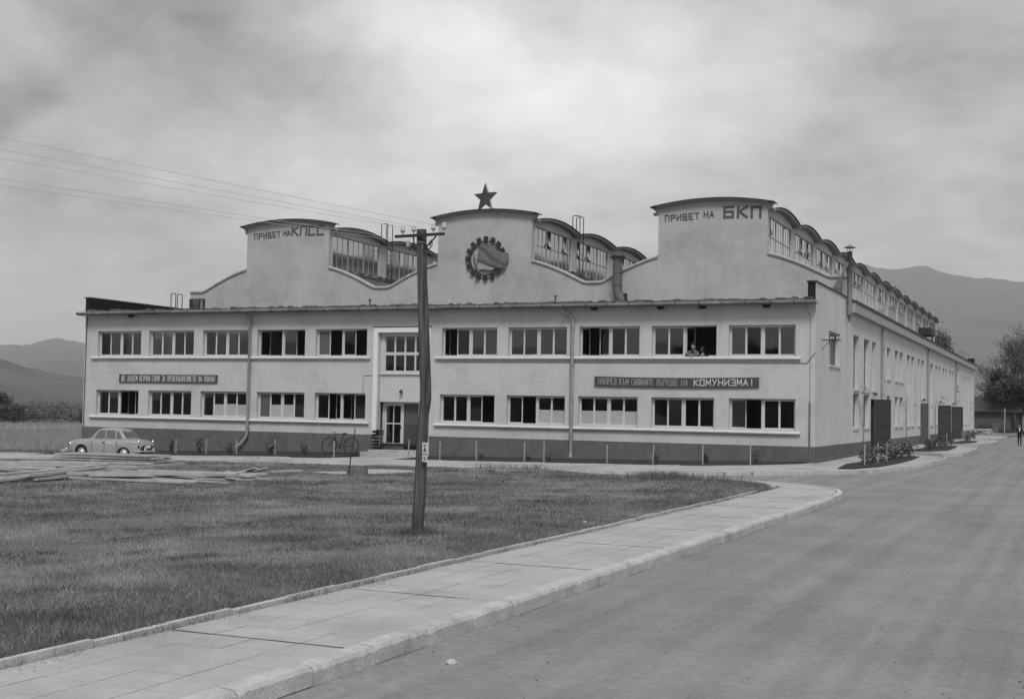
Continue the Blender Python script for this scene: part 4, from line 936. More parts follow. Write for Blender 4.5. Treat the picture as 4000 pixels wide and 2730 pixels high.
banner(-37.97, -31.42, 3.317, 3.74, .0, 'dark slogan board with tall white capital letters below the left upper windows',
       [fit(t, a, c, .28, .027, M_letw, .07) for t, a, c in (('ЩЕ', -37.78, -37.47), ('ДАДЕМ', -37.37, -36.65), ('ВСИЧКИ', -36.54, -35.80), ('СИЛИ', -35.69, -35.15), ('ЗА', -35.04, -34.78), ('ПРЕИЗПЪЛНЕНИЕТО', -34.67, -32.74), ('НА', -32.61, -32.35), ('ПЛАНА!', -32.24, -31.51))], M_letw)
banner(-10.13, -2.44, 3.365, 3.81, .05, 'dark sagging slogan board with faded letters below the right upper windows',
       [fit(t, a, c, .26, .033, M_letg, .10) for t, a, c in (('НАПРЕД', -9.92, -9.0), ('КЪМ', -8.90, -8.42), ('СИЯЙНИТЕ', -8.31, -7.24), ('ВЪРХОВЕ', -7.11, -6.08), ('НА', -5.96, -5.62))] + [fit('КОМУНИЗМА', -5.37, -2.84, .26, .042, M_letw, .10), ('!', -2.78, .10, .27, 0, .04, M_letw, .10)], M_letw)

def emblem():
    e = empty('gear_emblem', (-20.05, Yh-.03, 10.645), 0, 'dark cog wheel emblem with two waving flags on the middle gable', 'emblem')
    b = MB(); n = 48; r0, r1 = .915, .99
    for i in range(n):
        t, u = 2*PI*i/n, 2*PI*(i+1)/n; p = [(r0*math.sin(t), r0*math.cos(t)), (r1*math.sin(t), r1*math.cos(t)), (r1*math.sin(u), r1*math.cos(u)), (r0*math.sin(u), r0*math.cos(u))]
        b.hexa([(a, -.07, c) for a, c in p], [(a, -.13, c) for a, c in p])
    b.build('ring', M_dmetal, e)
    b = MB(); b.hexa([(-.12, -.05, .97), (.12, -.05, .97), (.125, -.05, 1.24), (-.125, -.05, 1.24)], [(-.12, -.125, .97), (.12, -.125, .97), (.125, -.125, 1.24), (-.125, -.125, 1.24)])
    src = b.build('tooth', M_dmetal, e); k = 0
    for i in range(16):
        if i in (4, 5): continue
        o = src if k == 0 else inst(src, e); k += 1; o.rotation_euler = (0, R(22.5*i), 0)
    for i in range(8):
        pass
    sx = .00212/.87; sz = .00212
    def q(px, py): return ((px-775)*sx, (770-py)*sz)
    def flag(pts, y, m, nm):
        b = MB(); P = [q(*p) for p in pts]; n = len(P)
        b.prism(P, y, y-.02); b.build(nm, m, e)
    # big flag: flat strips at slightly different depths, fold shade painted in a darker tone
    M_f = mat('flag_paint', .15, .7, .25, 5, 5, stretch=(1, 1, 3)); M_f2 = mat('flag_fold_shade', .095, .7, .2, 5); M_f3 = mat('flag_back_paint', .30, .7, .15, 4)
    flag([(650, 380), (900, 480), (1080, 575), (1215, 630), (1365, 660), (1378, 770), (1340, 890), (1310, 900), (1312, 1000), (1270, 1072), (1090, 1040), (900, 985), (740, 905), (600, 850)], -.15, M_f, 'flag')
    flag([(660, 420), (840, 560), (1000, 730), (1180, 860), (1300, 930), (1310, 985), (1100, 900), (930, 800), (800, 640), (655, 500)], -.172, M_f2, 'flag_fold')
    flag([(620, 780), (800, 850), (1000, 930), (1180, 985), (1280, 1030), (1268, 1068), (1080, 1030), (880, 960), (700, 880), (610, 840)], -.172, M_f2, 'flag_fold')
    flag([(475, 630), (610, 650), (600, 800), (800, 900), (1040, 1040), (940, 1090), (700, 1060), (590, 1080)], -.125, M_f3, 'rear_flag')
    b = MB(); 
    for (p, r_) in (((640, 365), (560, 1150)), ((470, 620), (562, 1150)), ((560, 1150), (540, 1470))):
        A, C_ = q(*p), q(*r_); b.tube([(A[0], -.185, A[1]), (C_[0], -.185, C_[1])], .016, 6)
    b.build('flag_pole', M_dmetal, e)
emblem()
def star():
    e = empty('rooftop_star', (-20.10, 8.95, 13.44), R(-13), 'dark five-pointed star standing on the middle gable', 'star')
    b = MB(); P = []; r1, r2 = .83, .345
    for i in range(10):
        t = PI*i/5; r = r1 if i % 2 == 0 else r2; P.append((r*math.sin(t), .62+r*math.cos(t)))
    n = 10; i0 = len(b.v)
    b.v += [(a, -.07, c) for a, c in P]+[(a, .07, c) for a, c in P]
    b.f.append(tuple(range(10))); b.m.append(0); b.f.append(tuple(range(19, 9, -1))); b.m.append(0)
    for k in range(10): b.f.append((k, 10+k, 10+(k+1) % 10, (k+1) % 10)); b.m.append(1)
    b.build('star_body', [M_red, M_kerb], e)
    for x0, x1, y1 in ((-.42, -.42, .0), (.42, .42, 0), (.42, .60, .35), (-.42, -.5, .35)):
        b = MB(); b.tube([(x0, 0, .05), (x1, y1, -.06)], .016, 5); b.build('strut', M_dmetal, e)
star()
def roof_ladder(x, y, zt, zb, reach, label, dirx=-1):
    e = empty('roof_ladder', (x, y, zb), 0, label, 'ladder', 'hooped iron ladders on the hall walls'); h = zt-zb
    for yy in (0, .62):
        b = MB(); r = .08
        b.tube([(0, yy, 0), (0, yy, h-r), (dirx*r*.3, yy, h-.02), (dirx*r, yy, h), (dirx*(reach-r), yy, h), (dirx*(reach-r*.3), yy, h-.02), (dirx*reach, yy, h-r), (dirx*reach, yy, h-1.0)], .028, 6); b.build('rail', M_dmetal, e)
    z = .25; src = None
    while z < h-1.1:
        if src is None: b = MB(); b.tube([(0, 0, 0), (0, .62, 0)], .014, 5); src = b.build('rung', M_dmetal, e); o = src
        else: o = inst(src, e)
        o.location = (0, 0, z); z += .33
    return e
roof_ladder(XC[0]+HW+.42, 15.45, 13.90, 9.0, .46, 'hooped iron ladder in the valley right of the left gable')
roof_ladder(XC[1]+HW+.42, 15.45, 13.86, 9.0, .46, 'hooped iron ladder in the valley right of the middle gable')
roof_ladder(-41.0, 7.95, 8.98, -.9, .36, 'hooped iron ladder tops showing above the far left parapet', 1)

# ------------------------------------------------------------------ utility pole, wires, notices
def pole():
    e = empty('utility_pole', (.35, -37.3, .1), 0, 'weathered crooked wooden utility pole standing in the lawn', 'pole')
    prof = [(-.25, .34-.35, .112), (.05, .343-.35, .108), (.8, .383-.35, .108), (1.62, .41-.35, .103), (2.0, .426-.35, .096), (2.28, .456-.35, .106), (2.53, .451-.35, .104), (2.95, .42-.35, .104), (3.6, .39-.35, .097), (4.25, .35-.35, .091), (5.12, .314-.35, .089)]
    b = MB(); n = 20; zs = np.linspace(-.25, 5.12, 60); rings = []
    cr = [(random.uniform(0, 2*PI), random.uniform(.006, .018), random.uniform(.05, .12)) for _ in range(11)]
    for z in zs:
        cx = np.interp(z, [p[0] for p in prof], [p[1] for p in prof]); r = np.interp(z, [p[0] for p in prof], [p[2] for p in prof])
        i = len(b.v); rings.append(i)
        for j in range(n):
            t = 2*PI*j/n; rr = r*.94*(1+.045*math.sin(3*t+z*.7)+.02*math.sin(7*t-z*1.3))
            for (a, d, w) in cr:
                dt = abs((t-a-.12*math.sin(z*.9+a)+PI) % (2*PI)-PI); rr -= d*math.exp(-(dt/w)**2)
            b.v.append((cx+rr*math.cos(t), rr*math.sin(t), z))
    for k in range(len(zs)-1):
        for j in range(n): b.f.append((rings[k]+j, rings[k]+(j+1) % n, rings[k+1]+(j+1) % n, rings[k+1]+j)); b.m.append(0)
    b.f.append(tuple(rings[-1]+j for j in range(n))); b.m.append(1)
    b.build('shaft', [M_pole, M_polt], e)
    b = MB(); b.box(-.40, .52, -.15, -.10, 4.985, 5.03); 
    b.build('crossarm', M_dmetal, e).rotation_euler = (0, R(-.8), 0)
    for s, x in ((-1, -.13), (1, .30)):
        b = MB(); b.tube([(x, -.12, 4.98), (-.036+s*.075, -.10, 4.75)], .014, 5); b.build('brace', M_dmetal, e)
    ins = None
    for x, z in ((-.33, 5.03), (-.12, 5.035), (.25, 5.045), (.45, 5.055)):
        b = MB(); b.tube([(0, 0, -.02), (0, 0, .06)], .012, 6)
        b.lathe([(.028, .04), (.040, .045), (.040, .085), (.032, .095), (.036, .125), (.026, .145), (.01, .15)], (0, 0, 0), 12); o = b.build('insulator', M_white, e, True); o.location = (x, -.125, z)
    for s in (-1, 1):
        b = MB(); x = -.036; pts = [(x+s*.08, -.05, 4.87), (x+s*.13, -.07, 4.84), (x+s*.15, -.07, 4.79), (x+s*.19, -.07, 4.78), (x+s*.215, -.07, 4.81), (x+s*.215, -.07, 4.84)]; b.tube(pts, .010, 6); b.build('hook', M_dmetal, e)
        b = MB(); b.lathe([(.028, 0), (.036, .01), (.034, .05), (.03, .08), (.012, .10)], (x+s*.215, -.07, 4.83), 10); b.build('insulator', M_white, e, True)
    # wires run away past the camera's left to the next pole
    d = Vector((-math.sin(.40), -math.cos(.40), 0))
    W = [((.60, 5.27), 7.4), ((.23, 5.26), 7.0), ((.02, 5.25), 6.6), ((.52, 4.97), 5.9), ((.20, 4.99), 5.6)]
    for ((x, z), z1), nm in zip(W, ('topmost', 'second', 'third', 'fourth', 'lowest')):
        b = MB(); A = Vector((x, -37.42, z)); B_ = A+d*40; B_.z = z1; pts = [A.lerp(B_, t)-Vector((0, 0, .10*4*t*(1-t))) for t in np.linspace(0, 1, 15)]; b.tube(pts, .0029, 4)
        o = b.build('overhead_wire', mat('wire', .5, .6), None); tag(o, nm+' of the five thin overhead wires at the left edge of the photo', 'wire', 'overhead wires on the pole')
    # notices
    b = MB(); b.hexa([(.475, -37.43, 1.475), (.575, -37.425, 1.475), (.575, -37.42, 1.475), (.475, -37.425, 1.475)], [(.475, -37.43, 1.665), (.577, -37.425, 1.66), (.577, -37.42, 1.66), (.475, -37.425, 1.665)])
    P = b.build('paper_notice', M_paper); tag(P, 'upper pale notice with dark letter shapes pinned on the pole', 'notice')
    b = MB(); letters(b, 'И', .508, 1.60, .022, .028, .01, .009, -37.431, dep=.001); letters(b, 'А', .504, 1.52, .04, .05, .01, .016, -37.431, dep=.001); b.build('print', M_ink, P)
    b = MB(); b.hexa([(.478, -37.43, 1.345), (.570, -37.425, 1.34), (.570, -37.42, 1.34), (.478, -37.425, 1.345)], [(.478, -37.43, 1.462), (.572, -37.425, 1.46), (.572, -37.42, 1.46), (.478, -37.425, 1.462)])
    P = b.build('paper_notice', M_paper); tag(P, 'smaller lower notice with a grey square pinned on the pole', 'notice')
    b = MB(); b.box(.503, .545, -37.4335, -37.431, 1.375, 1.43); b.build('print', mat('grey_print', .25, .9), P)
pole()

# ------------------------------------------------------------------ parked car
M_car = mat('pale_car_paint', .28, .30, .03, 1, spec=.5); M_chr = mat('chrome', .7, .15, .02, metal=1); M_seam = mat('door_seam', .05, .8)
def car():
    head = math.atan2(-.14, -.99); sc = .97
    e = empty('parked_car', (-32.45, -6.9, -.53), head, 'pale old saloon car parked by the left corner of the factory', 'car'); e.scale = (sc, sc, sc)
    st = [(-2.02, .60, .66, .74, .40), (-1.97, .67, .82, .89, .34), (-1.85, .72, .89, .95, .30), (-1.5, .755, .94, 1.0, .28), (-1.1, .77, .96, 1.03, .27), (-.5, .775, .96, 1.0, .26), (.3, .775, .95, .99, .26), (.8, .77, .94, 1.0, .27), (1.2, .765, .93, .99, .28), (1.6, .75, .91, .95, .30), (1.85, .71, .87, .91, .34), (1.97, .64, .80, .86, .40), (2.02, .56, .70, .76, .46)]
    X = sorted(set([s[0] for s in st]+list(np.arange(-1.98, 2.0, .045)))); K = [s[0] for s in st]
    def I(x, k): return float(np.interp(x, K, [s[k] for s in st]))
    def bottom(x):
        zb = I(x, 4)
        for xa, r, cz in ((1.22, .37, .34), (-1.16, .36, .30)):
            d = abs(x-xa)
            if d < r: zb = max(zb, cz+math.sqrt(r*r-d*d)*(1 if xa > 0 else .86))
        return zb
    b = MB(); prof = []
    for x in X:
        w, zs, zt = I(x, 1), I(x, 2), I(x, 3); zb = bottom(x); zm = max(.55, zb+.02)
        ring = [(w*.955, zb), (w*.99, max(zb+.01, .42)), (w, max(zb+.015, zm)), (w*.985, max(.70, zb+.03)), (w*.965, zs-.05), (w*.90, zs), (w*.70, zs+(zt-zs)*.55), (w*.35, zt), (0, zt+.01)]
        prof.append(ring)
    m = len(prof[0]); i0 = 0
    for x, ring in zip(X, prof):
        b.v += [(x, p, z) for p, z in ring]+[(x, -p, z) for p, z in ring[:-1][::-1]]
    M_ = 2*m-1
    for i in range(len(X)-1):
        for j in range(M_-1): b.f.append((i*M_+j, i*M_+j+1, (i+1)*M_+j+1, (i+1)*M_+j)); b.m.append(0)
    for i in (0, len(X)-1): b.f.append(tuple(i*M_+j for j in range(M_))); b.m.append(0)
    b.build('body', M_car, e, True)
    b = MB(); b.box(-1.9, 1.9, -.60, .60, .30, .60); b.box(-1.9, 1.9, -.69, .69, .45, .62); b.build('underbody', M_black, e)
    # cabin
    cp = [(-1.32, .97), (-1.22, 1.06), (-1.08, 1.24), (-.93, 1.40), (-.75, 1.49), (-.4, 1.545), (0, 1.55), (.25, 1.52), (.42, 1.45), (.58, 1.27), (.74, 1.08), (.84, .96)]
    def hw(z): return .70-(max(0, z-.96))*.24
    b = MB(); 
    for x, zt in cp:
        k = [(hw(.94), .94), (hw(.94+(zt-.94)*.5), .94+(zt-.94)*.5), (hw(zt-.06)-.01, zt-.05), (hw(zt)*.85, zt-.012), (hw(zt)*.45, zt+.008), (0, zt+.014)]
        b.v += [(x, p, z) for p, z in k]+[(x, -p, z) for p, z in k[:-1][::-1]]
    M_ = 11
    for i in range(len(cp)-1):
        for j in range(M_-1): b.f.append((i*M_+j, i*M_+j+1, (i+1)*M_+j+1, (i+1)*M_+j)); b.m.append(0)
    b.build('roof', M_car, e, True)
    M_cg = mat('car_window', .11, .15, .1, 1, spec=.7)
    for s in (1, -1):
        for quad in ([(-1.02, 1.04), (-.70, 1.04), (-.70, 1.41), (-.80, 1.40)], [(-.63, 1.04), (-.13, 1.04), (-.13, 1.44), (-.60, 1.43)], [(-.05, 1.04), (.52, 1.04), (.36, 1.33), (.26, 1.42), (-.05, 1.44)]):
            b = MB(); P = [(x, s*(hw(z)+.012), z) for x, z in quad]; Q = [(x, s*(hw(z)-.02), z) for x, z in quad]; n = len(quad)
            b.v += P+Q; b.f.append(tuple(range(n))); b.m.append(0)
            for k in range(n): b.f.append((k, n+k, n+(k+1) % n, (k+1) % n)); b.m.append(0)
            b.build('side_window', M_cg, e)
    b = MB(); P = []
    def cx(z, rear): 
        zz = [c[1] for c in cp[:5]] if rear else [c[1] for c in cp[:7:-1]]; xx = [c[0] for c in cp[:5]] if rear else [c[0] for c in cp[:7:-1]]
        return float(np.interp(z, zz, xx))
    for rear in (1, 0):
        b = MB(); n = 8; rows = []
        for z in (1.07, 1.16, 1.25, 1.34, 1.41):
            wid = (hw(z)-.06)*(1 if 1.1 < z < 1.38 else .93); row = []
            for j in range(n+1):
                y = -wid+2*wid*j/n; x = cx(z, rear); row.append((x+(-.018 if rear else .018)+(.03 if rear else -.03)*abs(y/wid)**3*0, y, z)); 
            rows.append(len(b.v)); b.v += row
        for k in range(4):
            for j in range(n): b.f.append((rows[k]+j, rows[k]+j+1, rows[k+1]+j+1, rows[k+1]+j)); b.m.append(0)
        b.build('rear_window' if rear else 'windscreen', M_cg, e)
    # wheels
    for xa in (1.22, -1.16):
        for s in (1, -1):
            b = MB(); b.lathe([(.20, -.08), (.31, -.085), (.335, -.05), (.335, .05), (.31, .085), (.20, .08)], (0, 0, 0), 24, axis='Y'); W = b.build('wheel', M_black, e, True); W.location = (xa, s*.63, .335)
            b = MB(); b.lathe([(.21, -.005), (.19, .02), (.0, .02)], (0, s*.08, 0), 20, axis='Y'); b.build('rim', M_car, W, True)
            b = MB(); b.lathe([(.12, -.01), (.10, .035*s), (.04, .055*s), (.0, .06*s)], (0, s*.09, 0), 16, axis='Y'); b.build('hub_cap', M_chr, W, True)
    # bumpers, lamps, plate, seams
    for x, s in ((-2.08, -1), (2.08, 1)):
        b = MB(); b.tube([(x-s*.28, -.80, .44), (x-s*.06, -.76, .44), (x, -.5, .44), (x+s*.02, 0, .44), (x, .5, .44), (x-s*.06, .76, .44), (x-s*.28, .80, .44)], .055, 8); B = b.build('bumper', M_chr, e, True)
        for y in (-.35, .35): b = MB(); b.lathe([(.01, -.09), (.045, -.06), (.05, .06), (.02, .12)], (x+s*.06, y, .46), 8); b.build('overrider', M_chr, B, True)
    for y in (-.66, .66):
        b = MB(); b.lathe([(.01, -.11), (.05, -.08), (.055, .06), (.035, .14), (.0, .17)], (-1.93, y, .80), 10); b.build('tail_light', M_chr, e, True)
        b = MB(); b.box(-2.0, -1.92, y-.035, y+.035, .60, .69); b.build('reflector', M_black, e)
        b = MB(); b.lathe([(.0, .06), (.09, .05), (.11, .0), (.11, -.06)], (1.95, y*.86, .72), 14, axis='X'); b.build('headlight', M_chr, e, True)
        b = MB(); b.tube([(2.0, y*1.0, .47), (2.1, y*1.0, .46)], .07, 8); b.build('bumper_horn', M_chr, e, True)
    b = MB(); b.box(-2.075, -2.05, -.22, .20, .58, .72); b.build('licence_plate', M_band, e)
    b = MB(); b.box(-2.045, -2.02, -.30, .28, .53, .76); b.build('plate_shade_panel', mat('shaded_car_paint', .12, .5), e)  # raised panel; the shade of a recess is put into its darker paint
    b = MB(); b.box(.9, 1.7, -.012, .012, 1.0, 1.03); b.build('bonnet_trim', M_chr, e)
    for s in (1, -1):
        for x in (.62, -.09, -.80):
            b = MB(); 
            for z0, z1, f in ((.33, .55, 1.0), (.55, .72, 1.0), (.72, .90, .99)):
                w = I(x, 1)*f+.002; b.box(x-.008, x+.008, s*w-.006, s*w+.006, z0, z1)
            b.build('door_seam', M_seam, e)
        b = MB(); b.box(-.98, -.2, s*.762-.008, s*.762+.012, .775, .80) ; b.box(-1.9, -.2, s*.745-.004, s*.745+.012, .845, .86); b.build('side_trim', M_band, e)
        for x in (.02, -.70): b = MB(); b.box(x-.10, x, s*.77-.01, s*.77+.03, .83, .855); b.build('door_handle', M_chr, e)
    return e
car()

# ------------------------------------------------------------------ bicycle
def bicycle():
    e = empty('bicycle', (-23.0, -1.35, -.16), R(4), 'dark bicycle leaning by the wall left of the entrance', 'bicycle'); e.rotation_euler = (R(-9), 0, R(4))
    r = .40; wb = 1.22
    for i, x in enumerate((-.61, .61)):
        b = MB(); b.tube([(x+r*math.cos(t), 0, r+.02+r*math.sin(t)) for t in np.linspace(0, 2*PI, 33)], .024, 6, cap=False); W = b.build('wheel', M_black, e)
        b = MB(); b.tube([(x, -.04, r+.02), (x, .04, r+.02)], .035, 8)
        for k in range(12): t = 2*PI*k/12; b.tube([(x, .02*(-1)**k, r+.02), (x+(r-.02)*math.cos(t), 0, r+.02+(r-.02)*math.sin(t))], .0022, 3)
        b.build('hub_and_spokes', M_dmetal, W)
    H = (-.36, 0, .86); Bk = (-.02, 0, .36); St = (.12, 0, .90)
    b = MB(); b.tube([(-.61, 0, .42), (-.50, 0, .52), H, (-.33, 0, .98)], .026, 6); b.tube([H, Bk], .026, 6); b.tube([(-.40, 0, .72), (-.04, 0, .48)], .021, 6); b.tube([Bk, St], .026, 6); b.tube([Bk, (.61, 0, .42)], .019, 6); b.tube([(.61, 0, .42), (.11, 0, .84)], .017, 6); b.build('frame', M_dmetal, e)
    b = MB(); b.tube([(-.33, 0, .98), (-.31, 0, 1.08)], .021, 6); b.tube([(-.22, -.28, 1.06), (-.33, -.24, 1.10), (-.38, -.12, 1.04), (-.31, 0, 1.07), (-.38, .12, 1.04), (-.40, .24, 1.10), (-.28, .28, 1.06)], .019, 6); b.build('handlebar', M_metal, e)
    b = MB(); b.tube([(.12, 0, .9), (.14, 0, 1.0)], .014, 6); b.hexa([(-.02, -.02, 1.0), (-.02, .02, 1.0), (.27, .10, 1.0), (.27, -.10, 1.0)], [(-.02, -.015, 1.03), (-.02, .015, 1.03), (.27, .10, 1.06), (.27, -.10, 1.06)]); b.build('saddle', M_black, e)
    b = MB(); b.lathe([(.09, -.008), (.09, .008)], (-.02, -.03, .36), 16, axis='Y'); b.tube([(-.02, -.04, .36), (.08, -.05, .24)], .01, 5); b.box(.03, .13, -.11, -.05, .225, .25); b.tube([(-.02, .04, .36), (-.12, .05, .48)], .01, 5); b.box(-.17, -.07, .05, .11, .475, .50); b.build('crankset', M_dmetal, e)
bicycle()
def chair():
    e = empty('chair', (-21.25, -.55, .10), R(20), 'dark chair standing at the entrance beside the glazed door', 'chair'); h = .46
    b = MB(); b.box(-.2, .2, -.2, .2, h-.03, h); b.build('seat', M_dmetal, e)
    for x in (-.18, .18):
        for y in (-.18, .18): b = MB(); b.tube([(x, y, h-.03), (x*1.12, y*1.15, 0)], .016, 6); b.build('leg', M_dmetal, e)
    b = MB(); 
    for x in (-.18, .18): b.tube([(x, .18, h), (x, .24, .98)], .016, 6)
    b.box(-.20, .20, .205, .24, .70, .98); b.box(-.17, .17, .19, .215, .55, .60); b.build('backrest', M_dmetal, e)
chair()
def crate_stack():
    e = empty('wooden_crate', (-21.50, -.42, .10), R(3), 'narrow dark slatted crate standing left of the chair', 'crate')
    src = None
    for k in range(6):
        b = MB(); b.box(-.14, .14, -.13, .13, .16*k+.02, .16*k+.13); b.build('slat', M_bit, e)
    for x in (-.14, .13):
        for y in (-.135, .12): b = MB(); b.box(x, x+.012, y, y+.015, 0, .98); b.build('post', M_dmetal, e)
crate_stack()

# ------------------------------------------------------------------ people
def skin_mesh(name, joints, bones, m, parent=None, sub=2):
    me = bpy.data.meshes.new(name); ids = list(joints); me.from_pydata([joints[k][0] for k in ids], [(ids.index(a), ids.index(c)) for a, c in bones], []); me.materials.append(m)
    o = bpy.data.objects.new(name, me); COL.objects.link(o); sm = o.modifiers.new('skin', 'SKIN'); sm.use_smooth_shade = True
    for k, q in enumerate(ids):
        r = joints[q][1]; rr = (r, r) if isinstance(r, (int, float)) else r; me.skin_vertices[0].data[k].radius = rr; me.skin_vertices[0].data[k].use_root = (k == 0)
    o.modifiers.new('sub', 'SUBSURF').levels = sub; o.modifiers['sub'].render_levels = sub
    if parent: o.parent = parent
    return o
M_skin = mat('skin', .30, .7, .06, 6); M_hair = mat('hair_dark', .012, .7, .2, 20); M_suit = mat('dark_suit', .010, .9, .2, 6); M_shirt = mat('white_shirt', .55, .85, .05, 8); M_jack = mat('grey_jacket', .13, .9, .2, 8); M_shoe = mat('shoe_black', .012, .5)
def head_parts(e, c, s=1.0, hair='short', face=-1):
    x, y, z = c
    b = MB(); b.lathe([(.005, -.125*s), (.045*s, -.115*s), (.068*s, -.06*s), (.078*s, .0), (.080*s, .05*s), (.062*s, .10*s), (.02*s, .122*s)], c, 14); h = b.build('head', M_skin, e, True); 
    b = MB(); b.hexa([(x-.012, y+face*.075*s, z-.03*s), (x+.012, y+face*.075*s, z-.03*s), (x+.012, y+face*.10*s, z-.028*s), (x-.012, y+face*.10*s, z-.028*s)], [(x-.006, y+face*.07*s, z+.025*s), (x+.006, y+face*.07*s, z+.025*s), (x+.005, y+face*.08*s, z+.025*s), (x-.005, y+face*.08*s, z+.025*s)]); b.build('nose', M_skin, h)
    b = MB()
    for sx in (-1, 1): b.box(x+sx*.03*s-.011, x+sx*.03*s+.011, y+face*.078*s-.003, y+face*.078*s+.003, z+.018*s, z+.028*s)
    b.box(x-.02, x+.02, y+face*.074*s-.003, y+face*.074*s+.003, z-.062*s, z-.055*s); b.build('eyes_and_mouth', M_hair, h)
    b = MB()
    for sx in (-1, 1): b.lathe([(.004, -.03), (.014, -.01), (.014, .015), (.004, .03)], (x+sx*.080*s, y+.005, z), 8)
    b.build('ears', M_skin, h)
    b = MB()
    if hair == 'short': b.lathe([(.085*s, .02*s), (.095*s, .06*s), (.085*s, .115*s), (.03*s, .15*s)], (x, y-face*.012, z), 14)
    elif hair == 'cap': b.lathe([(.086*s, .045*s), (.092*s, .08*s), (.080*s, .12*s), (.03*s, .145*s)], (x, y-face*.01, z), 14); b.lathe([(.07, .0), (.075, .01), (.05, .02)], (x, y+face*.06, z+.045*s), 10)
    else: b.lathe([(.06*s, -.16*s), (.10*s, -.10*s), (.107*s, .0), (.10*s, .08*s), (.07*s, .13*s), (.02*s, .148*s)], (x, y-face*.022*s, z+.012), 16)
    b.build('hair', M_hair, e, True)
def hand(b, c, d, s=1.0):
    c = Vector(c); d = Vector(d).normalized(); u = d.cross(Vector((0, 0, 1))); u = (u if u.length > .1 else Vector((1, 0, 0))).normalized()
    b.tube([c, c+d*.045*s, c+d*.085*s], [.028*s, .038*s, .034*s], 8)
    for k, l in enumerate((.060, .072, .066, .05)): p = c+d*.08*s+u*(k-1.5)*.019*s; b.tube([p, p+d*l*.5*s+Vector((0, 0, -.004)), p+d*l*s+Vector((0, 0, -.02*s))], [.009*s, .0085*s, .007*s], 6)
    p = c+d*.02*s-u*.03*s; b.tube([p, p+(d-u).normalized()*.03*s, p+(d*1.5-u).normalized()*.06*s], [.011*s, .010*s, .008*s], 6)
def walker():
    e = empty('person', (6.25, 52.5, .0), R(8), 'man in dark suit and white shirt walking up the road at the far right', 'person')
    J = {'pel': ((0, 0, .93), (.14, .10)), 'bel': ((0, -.01, 1.08), (.135, .095)), 'che': ((0, -.02, 1.27), (.16, .11)), 'sho': ((0, -.01, 1.42), (.13, .08)), 'nek': ((0, -.02, 1.50), .055), 'hed': ((0, -.035, 1.60), .05),
         'sl': ((.17, 0, 1.42), .062), 'el': ((.235, .05, 1.15), .048), 'wl': ((.22, -.03, .92), .036), 'sr': ((-.17, 0, 1.42), .062), 'er': ((-.25, .06, 1.16), .048), 'wr': ((-.16, .02, .95), .036),
         'hl': ((.09, 0, .88), .095), 'kl': ((.09, -.10, .50), .062), 'al': ((.085, -.16, .09), .042), 'hr': ((-.09, 0, .88), .095), 'kr': ((-.08, .03, .50), .062), 'ar': ((-.07, .20, .12), .042)}
    Bn = [('pel', 'bel'), ('bel', 'che'), ('che', 'sho'), ('sho', 'nek'), ('nek', 'hed'), ('sho', 'sl'), ('sl', 'el'), ('el', 'wl'), ('sho', 'sr'), ('sr', 'er'), ('er', 'wr'), ('pel', 'hl'), ('hl', 'kl'), ('kl', 'al'), ('pel', 'hr'), ('hr', 'kr'), ('kr', 'ar')]
    skin_mesh('body', J, Bn, M_suit, e)
    b = MB(); b.hexa([(-.015, -.135, 1.12), (.015, -.135, 1.12), (.015, -.12, 1.12), (-.015, -.12, 1.12)], [(-.065, -.125, 1.45), (.065, -.125, 1.45), (.06, -.06, 1.47), (-.06, -.06, 1.47)]); b.build('shirt', M_shirt, e)
    head_parts(e, (0, -.05, 1.63), 1.0, 'short')
    b = MB(); hand(b, (.22, -.04, .92), (0, -.2, -1)); b.build('hand', M_skin, e, True); b = MB(); hand(b, (-.16, .01, .95), (.3, -.2, -1)); b.build('hand', M_skin, e, True)
    for x, y, z, p in ((.085, -.16, 0, 0), (-.07, .20, .03, .3)):
        b = MB(); b.hexa([(x-.045, y-.18, z), (x+.045, y-.18, z), (x+.04, y+.08, z+p*.1), (x-.04, y+.08, z+p*.1)], [(x-.03, y-.17, z+.04), (x+.03, y-.17, z+.04), (x+.04, y+.06, z+.12), (x-.04, y+.06, z+.12)]); b.build('shoe', M_shoe, e)
walker()
